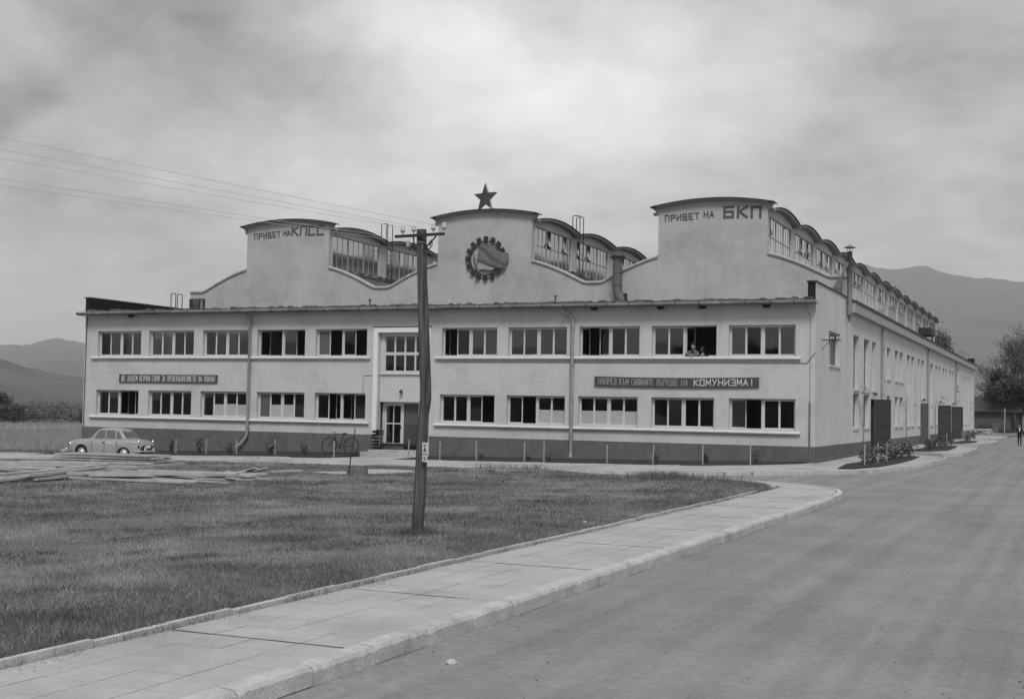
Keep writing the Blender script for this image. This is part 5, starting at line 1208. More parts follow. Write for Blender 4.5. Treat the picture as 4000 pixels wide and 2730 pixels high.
def window_people():
    # man leaning on the sill
    e = empty('person', (-5.5, .10, 4.0), R(0), 'man with dark hair in grey jacket leaning out of the upper window', 'person')
    J = {'pel': ((.02, .35, .1), (.16, .12)), 'che': ((0, .12, .72), (.20, .13)), 'sho': ((0, .06, .95), (.15, .09)), 'nek': ((.02, -.0, 1.05), .06), 'hed': ((.03, -.02, 1.13), .05),
         'sl': ((.21, .04, .92), .075), 'el': ((.30, -.14, .80), .06), 'wl': ((.08, -.24, .80), .042), 'sr': ((-.21, .04, .92), .075), 'er': ((-.30, -.14, .80), .06), 'wr': ((-.05, -.26, .80), .042)}
    skin_mesh('body', J, [('pel', 'che'), ('che', 'sho'), ('sho', 'nek'), ('nek', 'hed'), ('sho', 'sl'), ('sl', 'el'), ('el', 'wl'), ('sho', 'sr'), ('sr', 'er'), ('er', 'wr')], M_jack, e)
    b = MB(); b.hexa([(-.02, -.09, .78), (.02, -.09, .78), (.02, -.06, .78), (-.02, -.06, .78)], [(-.06, -.08, 1.0), (.08, -.08, 1.0), (.07, -.02, 1.02), (-.05, -.02, 1.02)]); b.build('pullover', M_suit, e)
    head_parts(e, (.03, -.06, 1.20), 1.08, 'short')
    b = MB(); hand(b, (.08, -.24, .80), (-1, -.3, 0)); b.build('hand', M_skin, e, True); b = MB(); hand(b, (-.05, -.26, .80), (1, -.3, 0)); b.build('hand', M_skin, e, True)
    e = empty('person', (-5.02, .14, 3.92), R(0), 'woman with long dark hair in a black coat leaning on the window sill', 'person')
    J = {'pel': ((0, .3, .1), (.15, .11)), 'che': ((0, .10, .66), (.17, .12)), 'sho': ((0, .05, .88), (.12, .08)), 'nek': ((-.02, .0, .99), .05), 'hed': ((-.03, -.02, 1.07), .045),
         'sl': ((.18, .03, .84), .065), 'el': ((.24, -.06, .86), .05), 'wl': ((.08, -.14, .87), .038), 'sr': ((-.18, .03, .84), .065), 'er': ((-.25, -.06, .86), .05), 'wr': ((-.08, -.15, .87), .038)}
    skin_mesh('body', J, [('pel', 'che'), ('che', 'sho'), ('sho', 'nek'), ('nek', 'hed'), ('sho', 'sl'), ('sl', 'el'), ('el', 'wl'), ('sho', 'sr'), ('sr', 'er'), ('er', 'wr')], M_suit, e)
    b = MB(); b.hexa([(-.03, -.10, .84), (.0, -.10, .84), (.0, -.07, .84), (-.03, -.07, .84)], [(-.07, -.08, 1.0), (.04, -.08, 1.0), (.04, -.03, 1.0), (-.06, -.03, 1.0)]); b.build('neckline', M_skin, e)
    head_parts(e, (-.04, -.06, 1.12), 1.0, 'long')
    b = MB(); hand(b, (.08, -.14, .87), (-1, -.2, 0)); b.build('hand', M_skin, e, True); b = MB(); hand(b, (-.08, -.15, .87), (1, -.2, 0)); b.build('hand', M_skin, e, True)
window_people()

# ------------------------------------------------------------------ stakes and young roses in the beds
M_leaf = mat('leaf_dark', .075, .8, .2, 6, island=.5, transl=.25); M_leaf2 = mat('leaf_mid', .14, .8, .2, 6, island=.45, transl=.25); M_twig = mat('twig_bark', .05, .95, .2, 8); M_bloom = mat('pale_blooms', .26, .8, .1, 6, island=.3)
def rose(x, y, z, h, w, n, label, group, pale=0.0):
    e = empty('rose_bush', (x, y, z), random.uniform(0, 6), label, 'bush', group)
    b = MB(); tips = []
    for k in range(5):
        a = random.uniform(0, 2*PI); t = (w*.5*math.cos(a)*random.uniform(.4, 1), w*.5*math.sin(a)*random.uniform(.4, 1), h*random.uniform(.6, 1)); b.tube([(0, 0, -.05), (t[0]*.4, t[1]*.4, t[2]*.5), t], [.012, .008, .004], 4); tips.append(t)
    b.build('stem', M_twig, e)
    T = np.array(tips); i = rng.integers(0, 5, n); f = rng.uniform(.25, 1.05, n)[:, None]; c = T[i]*f + rng.normal(size=(n, 3))*w*.12; c[:, 2] = np.abs(c[:, 2])
    fast_mesh('foliage', leaf_quads(c, .075), 4, M_leaf, e)
    if pale: c = T[rng.integers(0, 5, int(n*pale))]*rng.uniform(.8, 1.1, int(n*pale))[:, None]+rng.normal(size=(int(n*pale), 3))*w*.14; fast_mesh('blooms', leaf_quads(c, .09), 4, M_bloom, e)['kind'] = 'stuff'
    return e
def stake(x, y, z, h, lean, label, group):
    b = MB(); r = .022; b.hexa([(-r, -r, -.1), (r, -r, -.1), (r, r, -.1), (-r, r, -.1)], [(-r+lean, -r, h), (r+lean, -r, h), (r+lean, r, h), (-r+lean, r, h)]); o = b.build('wooden_stake', M_stake); o.location = (x, y, z); tag(o, label, 'stake', group)
SG = 'whitewashed stakes in the front bed'
for x, lean, nm in ((-18.02, .07, 'leaning whitewashed stake in front of the entrance door'), (-16.35, 0, 'whitewashed stake in the bed just right of the utility pole'), (-14.5, -.03, 'whitewashed stake under the first lower window right of the pole'), (-12.15, .01, 'whitewashed stake left of the bent right downpipe'), (-10.2-1.0, 0, 'whitewashed stake directly in front of the right downpipe'), (-10.2+2.0-.05, 0, 'whitewashed stake under the half-curtained window'), (-6.2, .06, 'leaning whitewashed stake between the curtained window and its right neighbour'), (-4.0, 0, 'whitewashed stake beside a small rose, second from the corner'), (-1.98, 0, 'whitewashed stake beside the widest rose nearest the corner'), (-22.0, 0, 'whitewashed stake in front of the bicycle')):
    stake(x, -3.5, G(x)+.12, random.uniform(.80, .92), lean, nm, SG)
RG = 'young roses in the front bed'
for x, h, w, n, nm in ((-14.7, .35, .3, 50, 'small rose by the stake right of the pole'), (-12.3, .3, .3, 50, 'small low rose left of the right downpipe'), (-11.35, .4, .35, 70, 'young rose at the foot of the right downpipe'), (-6.3, .45, .3, 70, 'young rose at the leaning stake'), (-4.1, .55, .4, 150, 'young rose at the second stake from the corner'), (-1.9, .65, .8, 170, 'widest young rose at the stake nearest the corner'),
                 (-32.3, .95, .35, 200, 'tall young rose right of the parked car'), (-30.5, .85, .75, 260, 'spreading young rose left of the left downpipe'), (-28.6, .6, .4, 150, 'low young rose right of the left downpipe'), (-26.2, .75, .45, 220, 'bushy young rose with a pale top between the lower windows'), (-24.25, .75, .35, 200, 'narrow young rose left of the bicycle')):
    rose(x, -2.6, G(x)+.13, h, w, n, nm, RG, .15 if 'pale' in nm else 0)
for x, nm in ((-33.0+.95, 'thin whitewashed stake at the tall rose near the car'), (-30.15, 'thin whitewashed stake at the spreading rose'), (-28.3, 'thin whitewashed stake at the low rose by the downpipe'), (-26.0, 'thin whitewashed stake at the pale-topped rose')): stake(x, -2.5, G(x)+.12, .8, 0, nm, SG)
def side_plants():
    g = 'flowers in the side island beds'; k = 0
    L_ = [(2.3, -1.2), (2.35, .6), (2.5, 2.4), (2.55, 4.2), (2.6, 5.6), (2.5, 7), (2.6, 8.4), (2.4, 9.6), (2.75, 10.6), (2.5, 11.8), (2.2, 25), (2.0, 28.2), (1.9, 31), (2.0, 33.6), (1.9, 36), (2.1, 37.6), (2.3, 39), (1.9, 58), (2.0, 59.6), (1.9, 67.5)]
    pos = ['nearest the corner', 'second from the corner', 'third from the corner', 'with pale blooms before the first door', 'left of the pale clump middle', 'in the middle of the near side bed', 'behind the middle of the near bed', 'in the thick end of the near bed', 'tallest at the far end of the near bed', 'last in the near bed', 'first of the second bed by the downpipe', 'second of the second bed', 'third of the second bed', 'fourth of the second bed', 'fifth of the second bed', 'sixth of the second bed', 'last of the second bed', 'first of the third bed', 'second of the third bed', 'lone dark clump by the far corner']
    for (x, y), p in zip(L_, pos):
        h = random.uniform(.55, .85)*(1.25 if 'tallest' in p or 'thick' in p else 1); rose(x, y, .2, h, .7, 260, 'leafy garden plant '+p, g, .30 if k in (3, 4, 6) else .03); k += 1
    for x, y, nm in ((2.35, -1.6, 'white stake at the first plant of the side bed'), (2.5, 1.2, 'white stake at the second plant of the side bed'), (2.5, 4.0, 'white stake before the first dark door'), (1.75, 30.2, 'white stake in the second side bed'), (1.9, 40.2, 'white stake at the far tip of the second side bed'), (1.6, 57.6, 'white stake left in the third bed'), (1.7, 59.0, 'white stake right in the third bed')):
        stake(x, y, .18, .85, 0, nm, 'white stakes in the side beds')
side_plants()

# ------------------------------------------------------------------ planks, stones and other things on the grass plot
def plank(x, y, z, L_, w, t, rz_, ry, label, group, roll=0):
    b = MB(); b.hexa([(0, 0, 0), (L_, 0, 0), (L_, w, 0), (0, w, 0)], [(.003, .003, t), (L_-.003, .002, t), (L_-.002, w-.003, t), (.002, w-.002, t)])
    o = b.build('plank', M_wood); o.location = (x, y, z); o.rotation_euler = (roll, ry, rz_); tag(o, label, 'plank', group); return o
def piles():
    # neat stack in front of the car
    for lay in range(3):
        for k in range(4):
            x0 = -30.6+random.uniform(-.15, .15); y0 = -12.55+k*.27
            plank(x0, y0+random.uniform(-.02, .02), G(x0)+.20+lay*.11, random.uniform(5.9, 6.4), .22, .07, R(-7.5)+random.uniform(-.012, .012), R(-.8), 'grey plank in the neat stack before the parked car', 'planks of the stack before the car')
    for dx in (.5, 3.0, 5.3):
        b = MB(); b.box(0, .12, 0, 1.3, 0, .12); o = b.build('bearer_block', M_wood); o.location = (-31.2+dx, -12.7-dx*.13, G(-31.2+dx)+.08); tag(o, 'short bearer under the neat plank stack', 'wood block', 'bearers under the plank stack')
    # big loose heap at the left: some run away from the viewer, some lie across
    for k in range(15):
        x = -17.6+random.uniform(-.25, .25)-(k % 5)*.42; y = -29.2+random.uniform(-.4, .6)+(k // 5)*2.0
        plank(x, y, G(x)+.17+(k % 3)*.06+random.uniform(0, .03), random.uniform(4.2, 5.6), random.uniform(.16, .26), .055, R(100)+random.uniform(-.09, .09), R(random.uniform(-1.2, .6)), 'pale plank pointing away in the loose heap at the far left of the lawn', 'planks of the left heap', random.uniform(-.05, .05))
    for k in range(13):
        x = -27.2+random.uniform(-.6, 1.6); y = -21.9+random.uniform(-.1, .1)+(k % 6)*.42
        plank(x, y, G(x)+.19+(k % 3)*.07+random.uniform(0, .03), random.uniform(4.4, 6.6), random.uniform(.16, .26), .055, random.uniform(-.10, .07), R(random.uniform(-1.5, .5)), 'pale plank lying across at the back of the left heap', 'planks at the back of the left heap', random.uniform(-.06, .06))
    for k in range(18):
        x = -17.5+random.uniform(-.5, 1.0); y = -25.5+random.uniform(-.1, .1)+(k % 7)*.46
        plank(x, y, G(x)+.17+(k % 3)*.065+random.uniform(0, .03), random.uniform(3.2, 4.6), random.uniform(.15, .26), .055, R(6)+random.uniform(-.16, .16), R(random.uniform(-1.5, 1)), 'pale plank in the low heap between the left heap and the concrete block', 'planks of the middle heap', random.uniform(-.08, .08))
    for k in range(7):
        x = -15.2+random.uniform(-.3, 1.3); y = -21.0+random.uniform(-.9, .7)
        plank(x, y, G(x)+.2+random.uniform(0, .08), random.uniform(.5, 1.3), .16, .04, random.uniform(-.8, .9), R(random.uniform(-12, 12)), 'short broken board at the right end of the middle heap', 'broken boards by the middle heap', random.uniform(-.3, .3))
    plank(-14.6, -19.6, -.05, 1.1, .2, .05, .25, -.06, 'single short board lying right of the heaps', 'stray boards on the lawn'); plank(-13.7, -23.6, -.02, .95, .16, .04, -.35, .05, 'stray pale board lying low on the grass', 'stray boards on the lawn'); plank(-24.6, -8.9, -.15, 1.9, .3, .06, .05, 0, 'pale board lying on the walk before the left bed', 'stray boards on the lawn')
piles()
def stuff_on_lawn():
    b = MB(); P = [(-14.4, -17.4), (-12.9, -18.3), (-11.6, -17.6), (-10.9, -16.0), (-11.9, -14.6), (-13.3, -14.2), (-14.0, -15.2), (-13.0, -16.3)]
    o = sheet_poly('concrete_patch', P, .16, M_walk, 2, .1); tag(o, 'pale bare concrete patch in the grass left of the pole', 'slab')
    e = empty('sign_footing', (-11.75, -18.7, -.02), R(8), 'dark concrete block footing with a thin leaning rod', 'post')
    b = MB(); b.hexa([(-.33, -.2, -.1), (.33, -.2, -.1), (.33, .2, -.1), (-.33, .2, -.1)], [(-.32, -.18, .24), (.26, -.19, .27), (.27, .19, .26), (-.31, .18, .23)]); b.build('block', mat('rough_dark_concrete', .15, .95, .4, 6, 5, .8, 20), e)
    b = MB(); b.tube([(-.22, -.22, .0), (-.16, -.2, .6), (-.06, -.16, 1.42)], [.026, .02, .018], 6); b.build('rod', M_dmetal, e)
    b = MB(); b.lathe([(.0, .16), (.03, .1), (.03, -.02), (.0, -.05)], (-.055, -.16, 1.44), 8); b.build('rod_tip', M_metal, e)
    def stones(name, pts, s0, s1, label, cat='stone'):
        for (x, y, z) in pts:
            b = MB(); s = random.uniform(s0, s1); v = []
            import bmesh
            bm = bmesh.new(); bmesh.ops.create_icosphere(bm, subdivisions=2, radius=s)
            for q in bm.verts: q.co = Vector((q.co.x*random.uniform(.85, 1.25), q.co.y*random.uniform(.8, 1.15), q.co.z*random.uniform(.5, .75)))
            me = bpy.data.meshes.new(name); bm.to_mesh(me); bm.free(); me.materials.append(M_stone); o = bpy.data.objects.new(name, me); COL.objects.link(o); o.location = (x, y, z+s*.2); o.rotation_euler = (0, 0, random.uniform(0, 6)); tag(o, label, cat, 'loose stones' )
    stones('stone', [(5.35, -46.1, 0)], .05, .07, 'pale flat stone lying by the kerb at the bottom')
    stones('stone', [(1.9, -33.5+.1*0, .13)], .03, .05, 'small stone in the grass right of the pole')
    e = None
    for x, y, lab in ((-47, -2.5, 'pale rubble lump left of the parked car'), (-45, 1.5, 'second pale rubble lump behind the car bonnet'), (-49.5, -1.0, 'low earth-coloured rubble mound at the meadow edge')):
        stones('rubble', [(x, y, G(x)-.1)], .22, .36, lab, 'rubble')
    for k in range(5):
        b = MB(); b.box(-.25, .25, -.15, .15, 0, .18); o = b.build('concrete_block', M_kerb); x = -41.8+k*.75; o.location = (x, .2+.1*k, G(x)+.12+.1*(k % 2)); o.rotation_euler = (0, .1*(k % 2), .4*k); tag(o, 'pale block in the row lying ahead of the parked car', 'concrete block', 'blocks lying ahead of the car')
    # grit and clods along the kerb and the right verge: nobody could count it
    c = []; n = 700
    x = 4.79+np.abs(rng.normal(size=n))*.16; y = rng.uniform(-52, -20, n); z = np.zeros(n)
    xs = 9.9+rng.normal(size=900)*1.1; ys = rng.uniform(-51, -28, 900)
    keep = xs < 24; x = np.concatenate([x, xs[keep], rng.uniform(5, 12, 3200)]); y = np.concatenate([y, ys[keep], rng.uniform(-51, -22, 3200)])
    s = rng.uniform(.003, .012, len(x)); co = []
    tet = np.array([[1, 0, 0], [-.5, .87, 0], [-.5, -.87, 0], [0, 0, .8]])
    F = [(0, 1, 3), (1, 2, 3), (2, 0, 3)]
    for xx, yy, ss in zip(x, y, s):
        p = tet*ss*rng.uniform(.7, 1.5, (4, 1))+np.array([xx, yy, .001])
        for f in F: co += [p[f[0]], p[f[1]], p[f[2]]]
    o = fast_mesh('road_grit', np.array(co), 3, mat('grit', .20, .95, .3, 3, island=.7)); tag(o, 'grit and small clods scattered on the road', 'gravel', kind='stuff')
    # weeds at the right verge
    n = 2600; cx = rng.normal(size=n)*.36+10.75; cy = -45.2+rng.normal(size=n)*2.4; k = (cx > 9.6) & (np.sin(cx*7+cy*3)+np.sin(cy*5.3) > -.2)
    p = np.stack([cx[k], cy[k], np.abs(rng.normal(size=k.sum()))*.03], 1); o = fast_mesh('verge_weeds', leaf_quads(p, .032), 4, M_leaf2); tag(o, 'flattened dark weeds on the right road verge', 'weeds', kind='stuff')
stuff_on_lawn()

# ------------------------------------------------------------------ grass
M_grass = mat('grass_blades', .20, .9, .55, .7, 9, island=.65, v2=.40, thr=.55, transl=.35)
M_grassd = mat('tall_meadow_grass', .33, .9, .35, .09, 7, island=.4, transl=.3)
def inside(poly, x, y):
    c = np.zeros(len(x), bool); j = len(poly)-1
    for i in range(len(poly)):
        xi, yi = poly[i]; xj, yj = poly[j]; m = ((yi > y) != (yj > y)) & (x < (xj-xi)*(y-yi)/(yj-yi+1e-12)+xi); c ^= m; j = i
    return c
Gv = np.vectorize(G)
def blades(name, x, y, z, h, w, m, label, cat, lean=.5):
    n = len(x); a = rng.uniform(0, 2*PI, n); l = rng.normal(size=(n, 2))*h[:, None]*lean*.5
    dx, dy = np.cos(a)*w*.5, np.sin(a)*w*.5
    A = np.stack([x-dx, y-dy, z], 1); B = np.stack([x+dx, y+dy, z], 1); C_ = np.stack([x+l[:, 0], y+l[:, 1], z+h], 1)
    o = fast_mesh(name, np.stack([A, B, C_], 1).reshape(-1, 3), 3, m); tag(o, label, cat, kind='stuff'); return o
def grass():
    cam = np.array([10.39, -56.37])
    n = 2300000; r = 5*np.exp(rng.uniform(0, 1, n)*math.log(75/5)); a = rng.uniform(-.90, .06, n)   # denser near the viewer's side
    x = cam[0]+np.sin(a)*r; y = cam[1]+np.cos(a)*r
    k = inside(LAWN, x, y) & (x < 2.58)
    x, y, r = x[k], y[k], r[k]
    # trampled bare spots, clumps
    f = np.sin(x*1.1+y*.7)+np.sin(x*.37-y*1.3+2)+.8*np.sin(x*2.3+y*1.9+1)
    k = rng.uniform(0, 1, len(x)) < np.clip(.62+.25*f, .25, 1)
    bare = (x < -13) & (y > -29.5) & (y < -17.5); k &= ~(bare & (rng.uniform(0, 1, len(x)) < .45)); x, y, r = x[k], y[k], r[k]; f = f[k]
    patch = inside([(-14.3, -17.3), (-12.9, -18.2), (-11.6, -17.5), (-11.0, -16.0), (-11.9, -14.7), (-13.3, -14.3), (-14.0, -15.2), (-13.0, -16.3)], x, y); x, y, r, f = x[~patch], y[~patch], r[~patch], f[~patch]
    h = (.022+.007*np.clip(f, -1, 2)+rng.gamma(1.4, .010, len(x)))*(1+.010*r); w = .0048*(1+.09*r)
    tall = (rng.uniform(0, 1, len(x)) < .02) & (np.sin(x*3.1+y*2.2) > .2); h[tall] *= 2.6
    edge = (x > 2.2); h[edge] *= 1.25
    far = r > 38; h[far] *= 1.1
    blades('grass', x, y, Gv(x)+.115, h, w, M_grass, 'short rough grass of the plot', 'grass', 1.1)
    n = 5200; ty = rng.uniform(-52, -20, 130); i = rng.integers(0, 130, n); sp = rng.uniform(.05, .28, 130); y = ty[i]+rng.normal(size=n)*sp[i]; x = 2.60+np.abs(rng.normal(size=n))*.055
    blades('edge_tufts', x, y, np.full(n, .15), rng.uniform(.03, .10, n), np.full(n, .008), M_leaf2, 'tufts growing over the lawn edging', 'grass', 1.3)
    n = 1500; a = rng.uniform(0, 2*PI, n); r = .12+np.abs(rng.normal(size=n))*.16; blades('pole_tufts', .35+r*np.cos(a), -37.3+r*np.sin(a), np.full(n, .11), rng.uniform(.05, .19, n), np.full(n, .009), M_leaf2, 'longer grass round the foot of the pole', 'grass', .9)
    n = 46000; cx = rng.uniform(-30, 2.4, 900); cy = rng.uniform(-50, -12, 900); i = rng.integers(0, 900, n); x = cx[i]+rng.normal(size=n)*.16; y = cy[i]+rng.normal(size=n)*.13; k = inside(LAWN, x, y) & (x < 2.5); x, y = x[k], y[k]
    blades('lawn_weeds', x, y, Gv(x)+.115, rng.gamma(2, .016, len(x))+.015, np.full(len(x), .018), M_leaf, 'dark broad-leaved weeds scattered in the lawn', 'weeds', 1.4)
    # meadow beyond the left corner
    n = 330000; r = 60*np.exp(rng.uniform(0, 1, n)*math.log(190/60)); a = rng.uniform(-.84, -.70, n); x = cam[0]+np.sin(a)*r; y = cam[1]+np.cos(a)*r; k = (x < -41.2) & (y > -3); x, y, r = x[k], y[k], r[k]
    h = .18+rng.gamma(2, .10, len(x)); h *= np.clip((y+3)/8, .35, 1); w = np.full(len(x), .03)*(r/80)
    blades('meadow_grass', x, y, Gv(x)-.05, h, w, M_grassd, 'tall dry meadow grass behind the parked car', 'grass', .35)
    # a few weed stalks in the lawn's far edge and the tall stems in the meadow
    n = 9000; c = rng.uniform(0, 1, (260, 2)); cx = -9+c[:, 0]*12-2; cy = -15.8-c[:, 1]*.9-(cx+3)*.0; i = rng.integers(0, 260, n); x = cx[i]+rng.normal(size=n)*.08; y = np.where(cx[i] > -3, -16.3, -10.4-(cx[i]+9)*-.95*0)[:]+rng.normal(size=n)*.5
    k = inside(LAWN, x, y); x, y = x[k], y[k]; blades('edge_weeds', x, y, Gv(x)+.1, rng.uniform(.10, .34, len(x)), np.full(len(x), .02), M_leaf2, 'ragged weeds along the far lawn edge', 'weeds', .5)
grass()

# ------------------------------------------------------------------ bushes and trees
def cloud_points(blobs, n):
    P = []; vol = [b[3]*b[4]*b[5] for b in blobs]; t = sum(vol)
    for (x, y, z, rx, ry, rz_), v in zip(blobs, vol):
        k = int(n*v/t); d = rng.normal(size=(k, 3)); d /= np.linalg.norm(d, axis=1)[:, None]; r = rng.uniform(.25, 1, k)**.5*(1+.15*np.sin(d[:, 0]*7+x)+.15*np.sin(d[:, 2]*9+z))
        P.append(np.array([x, y, z])+d*r[:, None]*np.array([rx, ry, rz_]))
    return np.concatenate(P)
def bush(x, y, z, blobs, n, size, m, label, name='bush', cat='bush', group=None):
    e = empty(name, (x, y, z), 0, label, cat, group); b = MB()
    for q in blobs[:6]: b.tube([(q[0]*.2, q[1]*.2, -.3), (q[0]*.6, q[1]*.6, q[2]*.5), (q[0], q[1], q[2]+q[5]*.5)], [.10, .06, .02], 5)
    b.build('stems', M_twig, e)
    p = cloud_points(blobs, n); p = p[p[:, 2] > -.2]; fast_mesh('foliage', leaf_quads(p, size), 4, m, e); return e
def tree(x, y, z, H, spread, label, leaves, lsize, m, levels=5, seed=1, group=None, trunk=.28, low=.25, name='tree', up=.55):
    rs = random.Random(seed); e = empty(name, (x, y, z), 0, label, 'tree', group); b = MB(); tips = []
    def br(p, d, L_, r, lv):
        pts = [p]; q = p; dd = d
        for k in range(3):
            dd = (dd+Vector((rs.uniform(-.18, .18), rs.uniform(-.18, .18), rs.uniform(-.04, .16)))).normalized(); q = q+dd*L_/3; pts.append(q)
        b.tube(pts, [r, r*.86, r*.74, r*.6], 5 if lv > 1 else 3, cap=False)
        if lv <= 2: tips.extend(pts[1:])
        if lv == 0: return
        n = rs.choice((2, 3, 3)) if lv > 1 else 3
        for k in range(n):
            t = rs.uniform(.55, 1); base = pts[0].lerp(pts[-1], t) if k else pts[-1]; a = rs.uniform(0, 2*PI); sp = spread*rs.uniform(.6, 1.2)
            side = Vector((math.cos(a), math.sin(a), 0)); nd = (dd+side*sp+Vector((0, 0, up*.3))).normalized(); br(base, nd, L_*rs.uniform(.62, .82), r*.58, lv-1)
    br(Vector((0, 0, -.3)), Vector((rs.uniform(-.05, .05), 0, 1)), H*low*1.25, trunk, levels)
    b.build('trunk', M_twig, e)
    if leaves:
        T = np.array([tuple(t) for t in tips]); s = H/max(1e-3, T[:, 2].max()); 
        for ch in e.children: pass
        p = T[rng.integers(0, len(T), leaves)]+rng.normal(size=(leaves, 3))*H*.028; fast_mesh('crown', leaf_quads(p, lsize), 4, m, e)
        e.scale = (s, s, s)
    return e
M_far = mat('distant_leaf', .085, .9, .3, .3, island=.5, transl=.2); M_far2 = mat('distant_leaf_mid', .14, .9, .3, .2, island=.45, transl=.2)
LB = bush(-121.2, 73.5, -1.5, [(-3, 0, 2.4, 3.6, 2.5, 2.2), (-.5, .5, 4.1, 2.6, 2.2, 1.8), (2.6, 0, 2.3, 2.6, 2.2, 2.0), (1.2, 0, 1.3, 3.5, 2.5, 1.3), (-5.5, 1, 2.2, 3.2, 2.2, 1.9), (.3, 0, 5.0, 1.3, 1.2, 1.0)], 20000, .30, M_far, 'large dark round bush at the far left edge of the meadow'); LB.scale = (.80, .80, .78)
CB = bush(-112.9, 81.2, -1.5, [(0, 0, 2.2, 2.2, 1.8, 1.9), (1.2, .3, 3.4, 1.5, 1.5, 1.3), (2.4, 0, 2.0, 2, 1.8, 1.7), (2.2, .2, 4.2, 1.1, 1, .9)], 9000, .26, M_far, 'dark bush just left of the factory corner'); CB.scale = (.62, .62, .66)
bush(-118.5, 79.5, -1.6, [(k*1.5-2, 0, .5, 1.3, 1, random.uniform(.5, .8)) for k in range(5)], 5000, .22, M_far2, 'low pale scrub at the meadow edge between the two dark bushes')
# tangled wood on the left horizon
p = []; 
for a in np.linspace(-.86, -.66, 90):
    r = rng.uniform(196, 228); p.append((10.4+math.sin(a)*r, -56.4+math.cos(a)*r, -.2+rng.uniform(-.3, .5), 3.0, 3.0, rng.uniform(1.0, 1.9)))
o = fast_mesh('far_wood', leaf_quads(cloud_points(p, 110000), .26), 4, mat('hazy_scrub', .145, .9, .45, .12, island=.25, transl=.2)); tag(o, 'hazy belt of scrub at the foot of the hills', 'wood', kind='stuff')
# trees at the end of the road
TG = 'trees beyond the end of the road'
tree(4.6, 139, 0, 16.0, .66, 'tall sparse budding tree at the right edge', 3400, .17, M_far2, 6, 5, TG, .34)
tree(-.2, 143, 0, 12.4, .70, 'bare spreading tree right of the factory end', 2600, .16, M_far2, 6, 11, TG, .28)
tree(7.6, 134, 0, 15.0, .6, 'second sparse tree cut by the right edge', 4200, .17, M_far2, 6, 21, TG, .3)
tree(2.0, 142, 0, 14.2, .66, 'sparse twiggy tree between the bare tree and the right edge', 3000, .16, M_far2, 6, 17, TG, .28)
tree(-4.6, 139, 0, 11.6, .62, 'small bare tree behind the factory end', 1700, .15, M_far2, 6, 31, TG, .2)
tree(-8.2, 150, 0, 15.2, .34, 'leafy tree top showing behind the scalloped roof end', 5000, .24, M_far, 5, 41, TG, .3)
tree(3.0, 128, 0, 8.4, .8, 'dense dark low tree over the small house', 16000, .24, M_far, 5, 51, TG, .26, .22)
tree(7.0, 126, 0, 8.0, .8, 'dense dark tree behind the walking man', 15000, .24, M_far, 5, 61, TG, .26, .22)
tree(-14, 170, 0, 12, .6, 'far tree hidden mostly by the hall', 3000, .2, M_far2, 5, 71, TG, .26)
def tree_tangle():
    blobs = [(3.2, 133, 4.6, 4.2, 2.5, 2.4), (6.5, 131, 3.6, 3.2, 2.5, 2.6), (1.2, 138, 6.0, 3.4, 2, 2.2), (8.5, 133, 6.5, 3.0, 2, 3.2)]
    e = empty('thicket', (0, 0, 0), 0, 'dense dark thicket under the tall trees at the right edge', 'thicket'); fast_mesh('foliage', leaf_quads(cloud_points(blobs, 17000), .26), 4, M_far, e)
    b = MB()
    for q in blobs: b.tube([(q[0], q[1], 0), (q[0]+.3, q[1], q[2])], [.14, .06], 5)
    b.build('stems', M_twig, e)
tree_tangle()
def house():
    e = empty('brick_house', (-.9, 128.5, .0), R(-2), 'small low house with dark tiled roof behind the factory end', 'house')
    b = MB(); b.box(-3.2, 4.2, 0, 6, -.1, 3.0); b.build('wall', mat('house_wall', .08, .95, .2, 2, 5), e)
    b = MB(); b.hexa([(-3.7, -.5, 2.95), (4.7, -.5, 2.95), (4.7, 6.5, 2.95), (-3.7, 6.5, 2.95)], [(-3.5, 3.0, 5.05), (4.5, 3.0, 5.05), (4.5, 3.05, 5.05), (-3.5, 3.05, 5.05)])
    Rf = b.build('roof', mat('roof_tiles', .075, .9, .3, 3, 5, .8, 10), e)
    b = MB()
    for k in range(11):
        t = k/11; b.box(-3.65, 4.65, -.5+3.5*t-.02, -.5+3.5*t+.05, 2.99+2.1*t, 3.03+2.1*t)
    b.build('tile_courses', mat('roof_tiles', .075), Rf)['kind'] = 'stuff'
    b = MB(); b.box(-3.72, 4.72, -.55, -.49, 2.86, 2.99); b.build('eave_board', M_bit, e)
house()
b = MB(); b.box(-.35, .35, -.3, .3, 0, 1.5); b.box(-.45, .45, -.4, .4, 1.5, 1.62); b.box(-.40, .40, -.35, .35, 1.0, 1.06); o = b.build('brick_pier', mat('pier_brick', .12, .95, .2, 6, 4)); o.location = (1.3, 112, .25); tag(o, 'squat brick pier standing before the small house', 'pier')
b = MB(); b.tube([(0, 0, 0), (.05, 0, 3.1)], .07, 6); o = b.build('fence_post', M_stake); o.location = (2.38, 110, .25); tag(o, 'thin whitewashed post right of the brick pier', 'post')
for k in range(9):
    b = MB(); L_ = random.uniform(1.2, 2.4); b.tube([(0, 0, 0), (L_, .1, .05)], random.uniform(.10, .16), 8); o = b.build('log', mat('pale_log', .3, .9, .3, 4)); o.location = (-.9+.30*(k % 5), 107+random.uniform(-.5, .8), .42+.22*(k // 5)); o.rotation_euler = (0, random.uniform(-.08, .3), random.uniform(-.5, .6)); tag(o, 'pale log in the pile by the far factory corner', 'log', 'logs by the far corner')
for x, y, h, lab in ((.3, 113, .9, 'dark shrub behind the log pile'), (-.4, 116, 1.0, 'dark shrub at the small house wall'), (2.0, 112.5, .6, 'low twiggy shrub right of the brick pier'), (5.2, 104, .4, 'tiny weed clump at the road end')):
    bush(x, y, .2, [(0, 0, h*.5, 1.0, .6, h*.6), (.8, .2, h*.4, .8, .5, h*.5)], 1500, .14, M_far, lab)
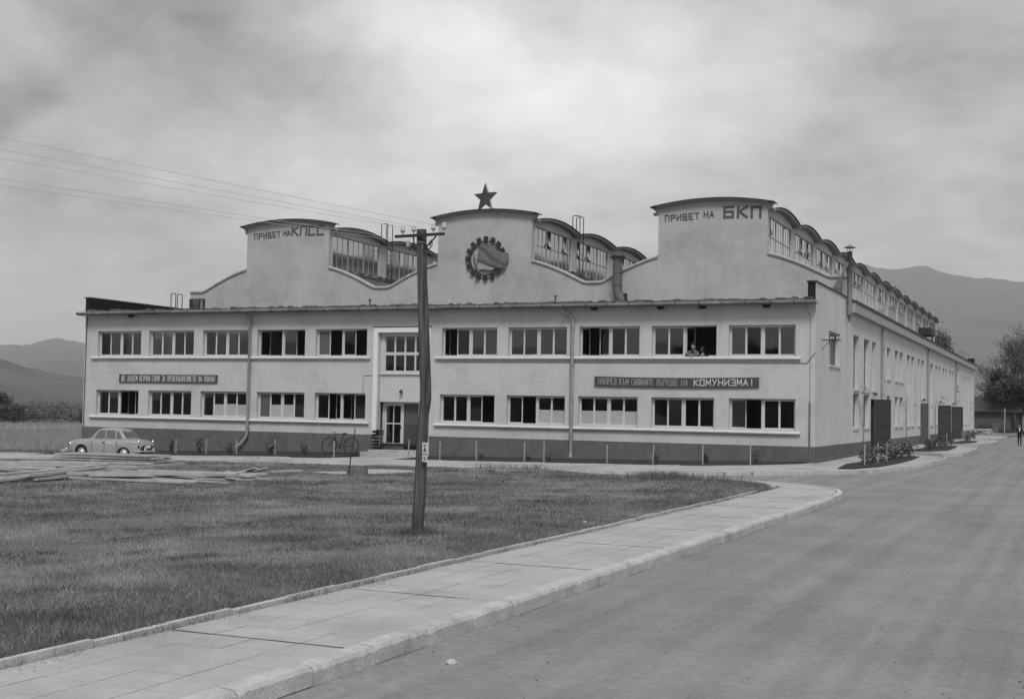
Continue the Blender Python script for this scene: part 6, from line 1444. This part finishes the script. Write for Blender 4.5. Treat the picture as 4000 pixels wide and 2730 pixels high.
# grassy bank at the road's far end
o = sheet_poly('far_verge', [(-.5, 97), (3.0, 97), (3.6, 101), (7.2, 106), (24, 108), (24, 127), (-.5, 127)], .10, mat('verge_grass', .16, .95, .3, .5, 6, .5, 8), 3, .3, .04, lambda x, y: .2*max(0, min(1, (y-97)/9))); tag(o, 'grassy bank at the far end of the road', kind='structure')
o = sheet_poly('far_path', [(3.0, 112.5), (8.5, 108.2), (13, 108), (13, 110), (8, 111), (4.2, 114)], .345, M_walk, 3, .05, 0, lambda x, y: 0.0); tag(o, 'pale path crossing the far bank', kind='structure')

# trees and a house across the road behind the camera: they mirror in the window panes
def behind():
    g = 'trees across the road mirrored in the windows'
    for i, (x, y, H, n) in enumerate(((-22, -84, 9.5, 9000), (-30, -88, 8.0, 8000), (-44, -86, 7.5, 8000), (-58, -92, 8.5, 8000), (-74, -94, 8.0, 8000), (-92, -98, 9.0, 8000), (-6, -92, 8.5, 8000), (10, -90, 7.5, 7000))):
        tree(x, y, G(x), H, .75, 'leafy tree mirrored in the window panes', n, .5, M_far, 4, 100+i, g, .3, .2)
    e = empty('cottage', (-13, -93, 0), R(10), 'cottage with pitched roof mirrored in the upper right window', 'house')
    b = MB(); b.box(-4, 4, -3, 3, 0, 5.0); b.build('wall', M_side, e); b = MB(); b.prism([(-4.5, 5.0), (4.5, 5.0), (0, 8.0)], -3.4, 3.4); b.build('roof', M_roof, e)
    b = MB(); b.box(-130, 40, -104, -102, -1, 3.6); o = b.build('hedge', M_far2); tag(o, 'unseen tall hedge added to darken the lower window reflections', 'hedge')  # added out of view, gives the lower panes something dark to reflect
behind()

# ------------------------------------------------------------------ air
def haze():
    b = MB(); b.box(-4700, 4700, -4700, 4700, -20, 560); o = b.build('haze', bpy.data.materials.new('air')); tag(o, 'pale haze in the air', kind='stuff')
    m = o.data.materials[0]; m.use_nodes = True; N = m.node_tree.nodes; N.remove(N['Principled BSDF']); v = N.new('ShaderNodeVolumePrincipled'); v.inputs['Color'].default_value = (1, 1, 1, 1); v.inputs['Density'].default_value = .00012; v.inputs['Anisotropy'].default_value = .1
    m.node_tree.links.new(v.outputs[0], N['Material Output'].inputs['Volume'])
haze()
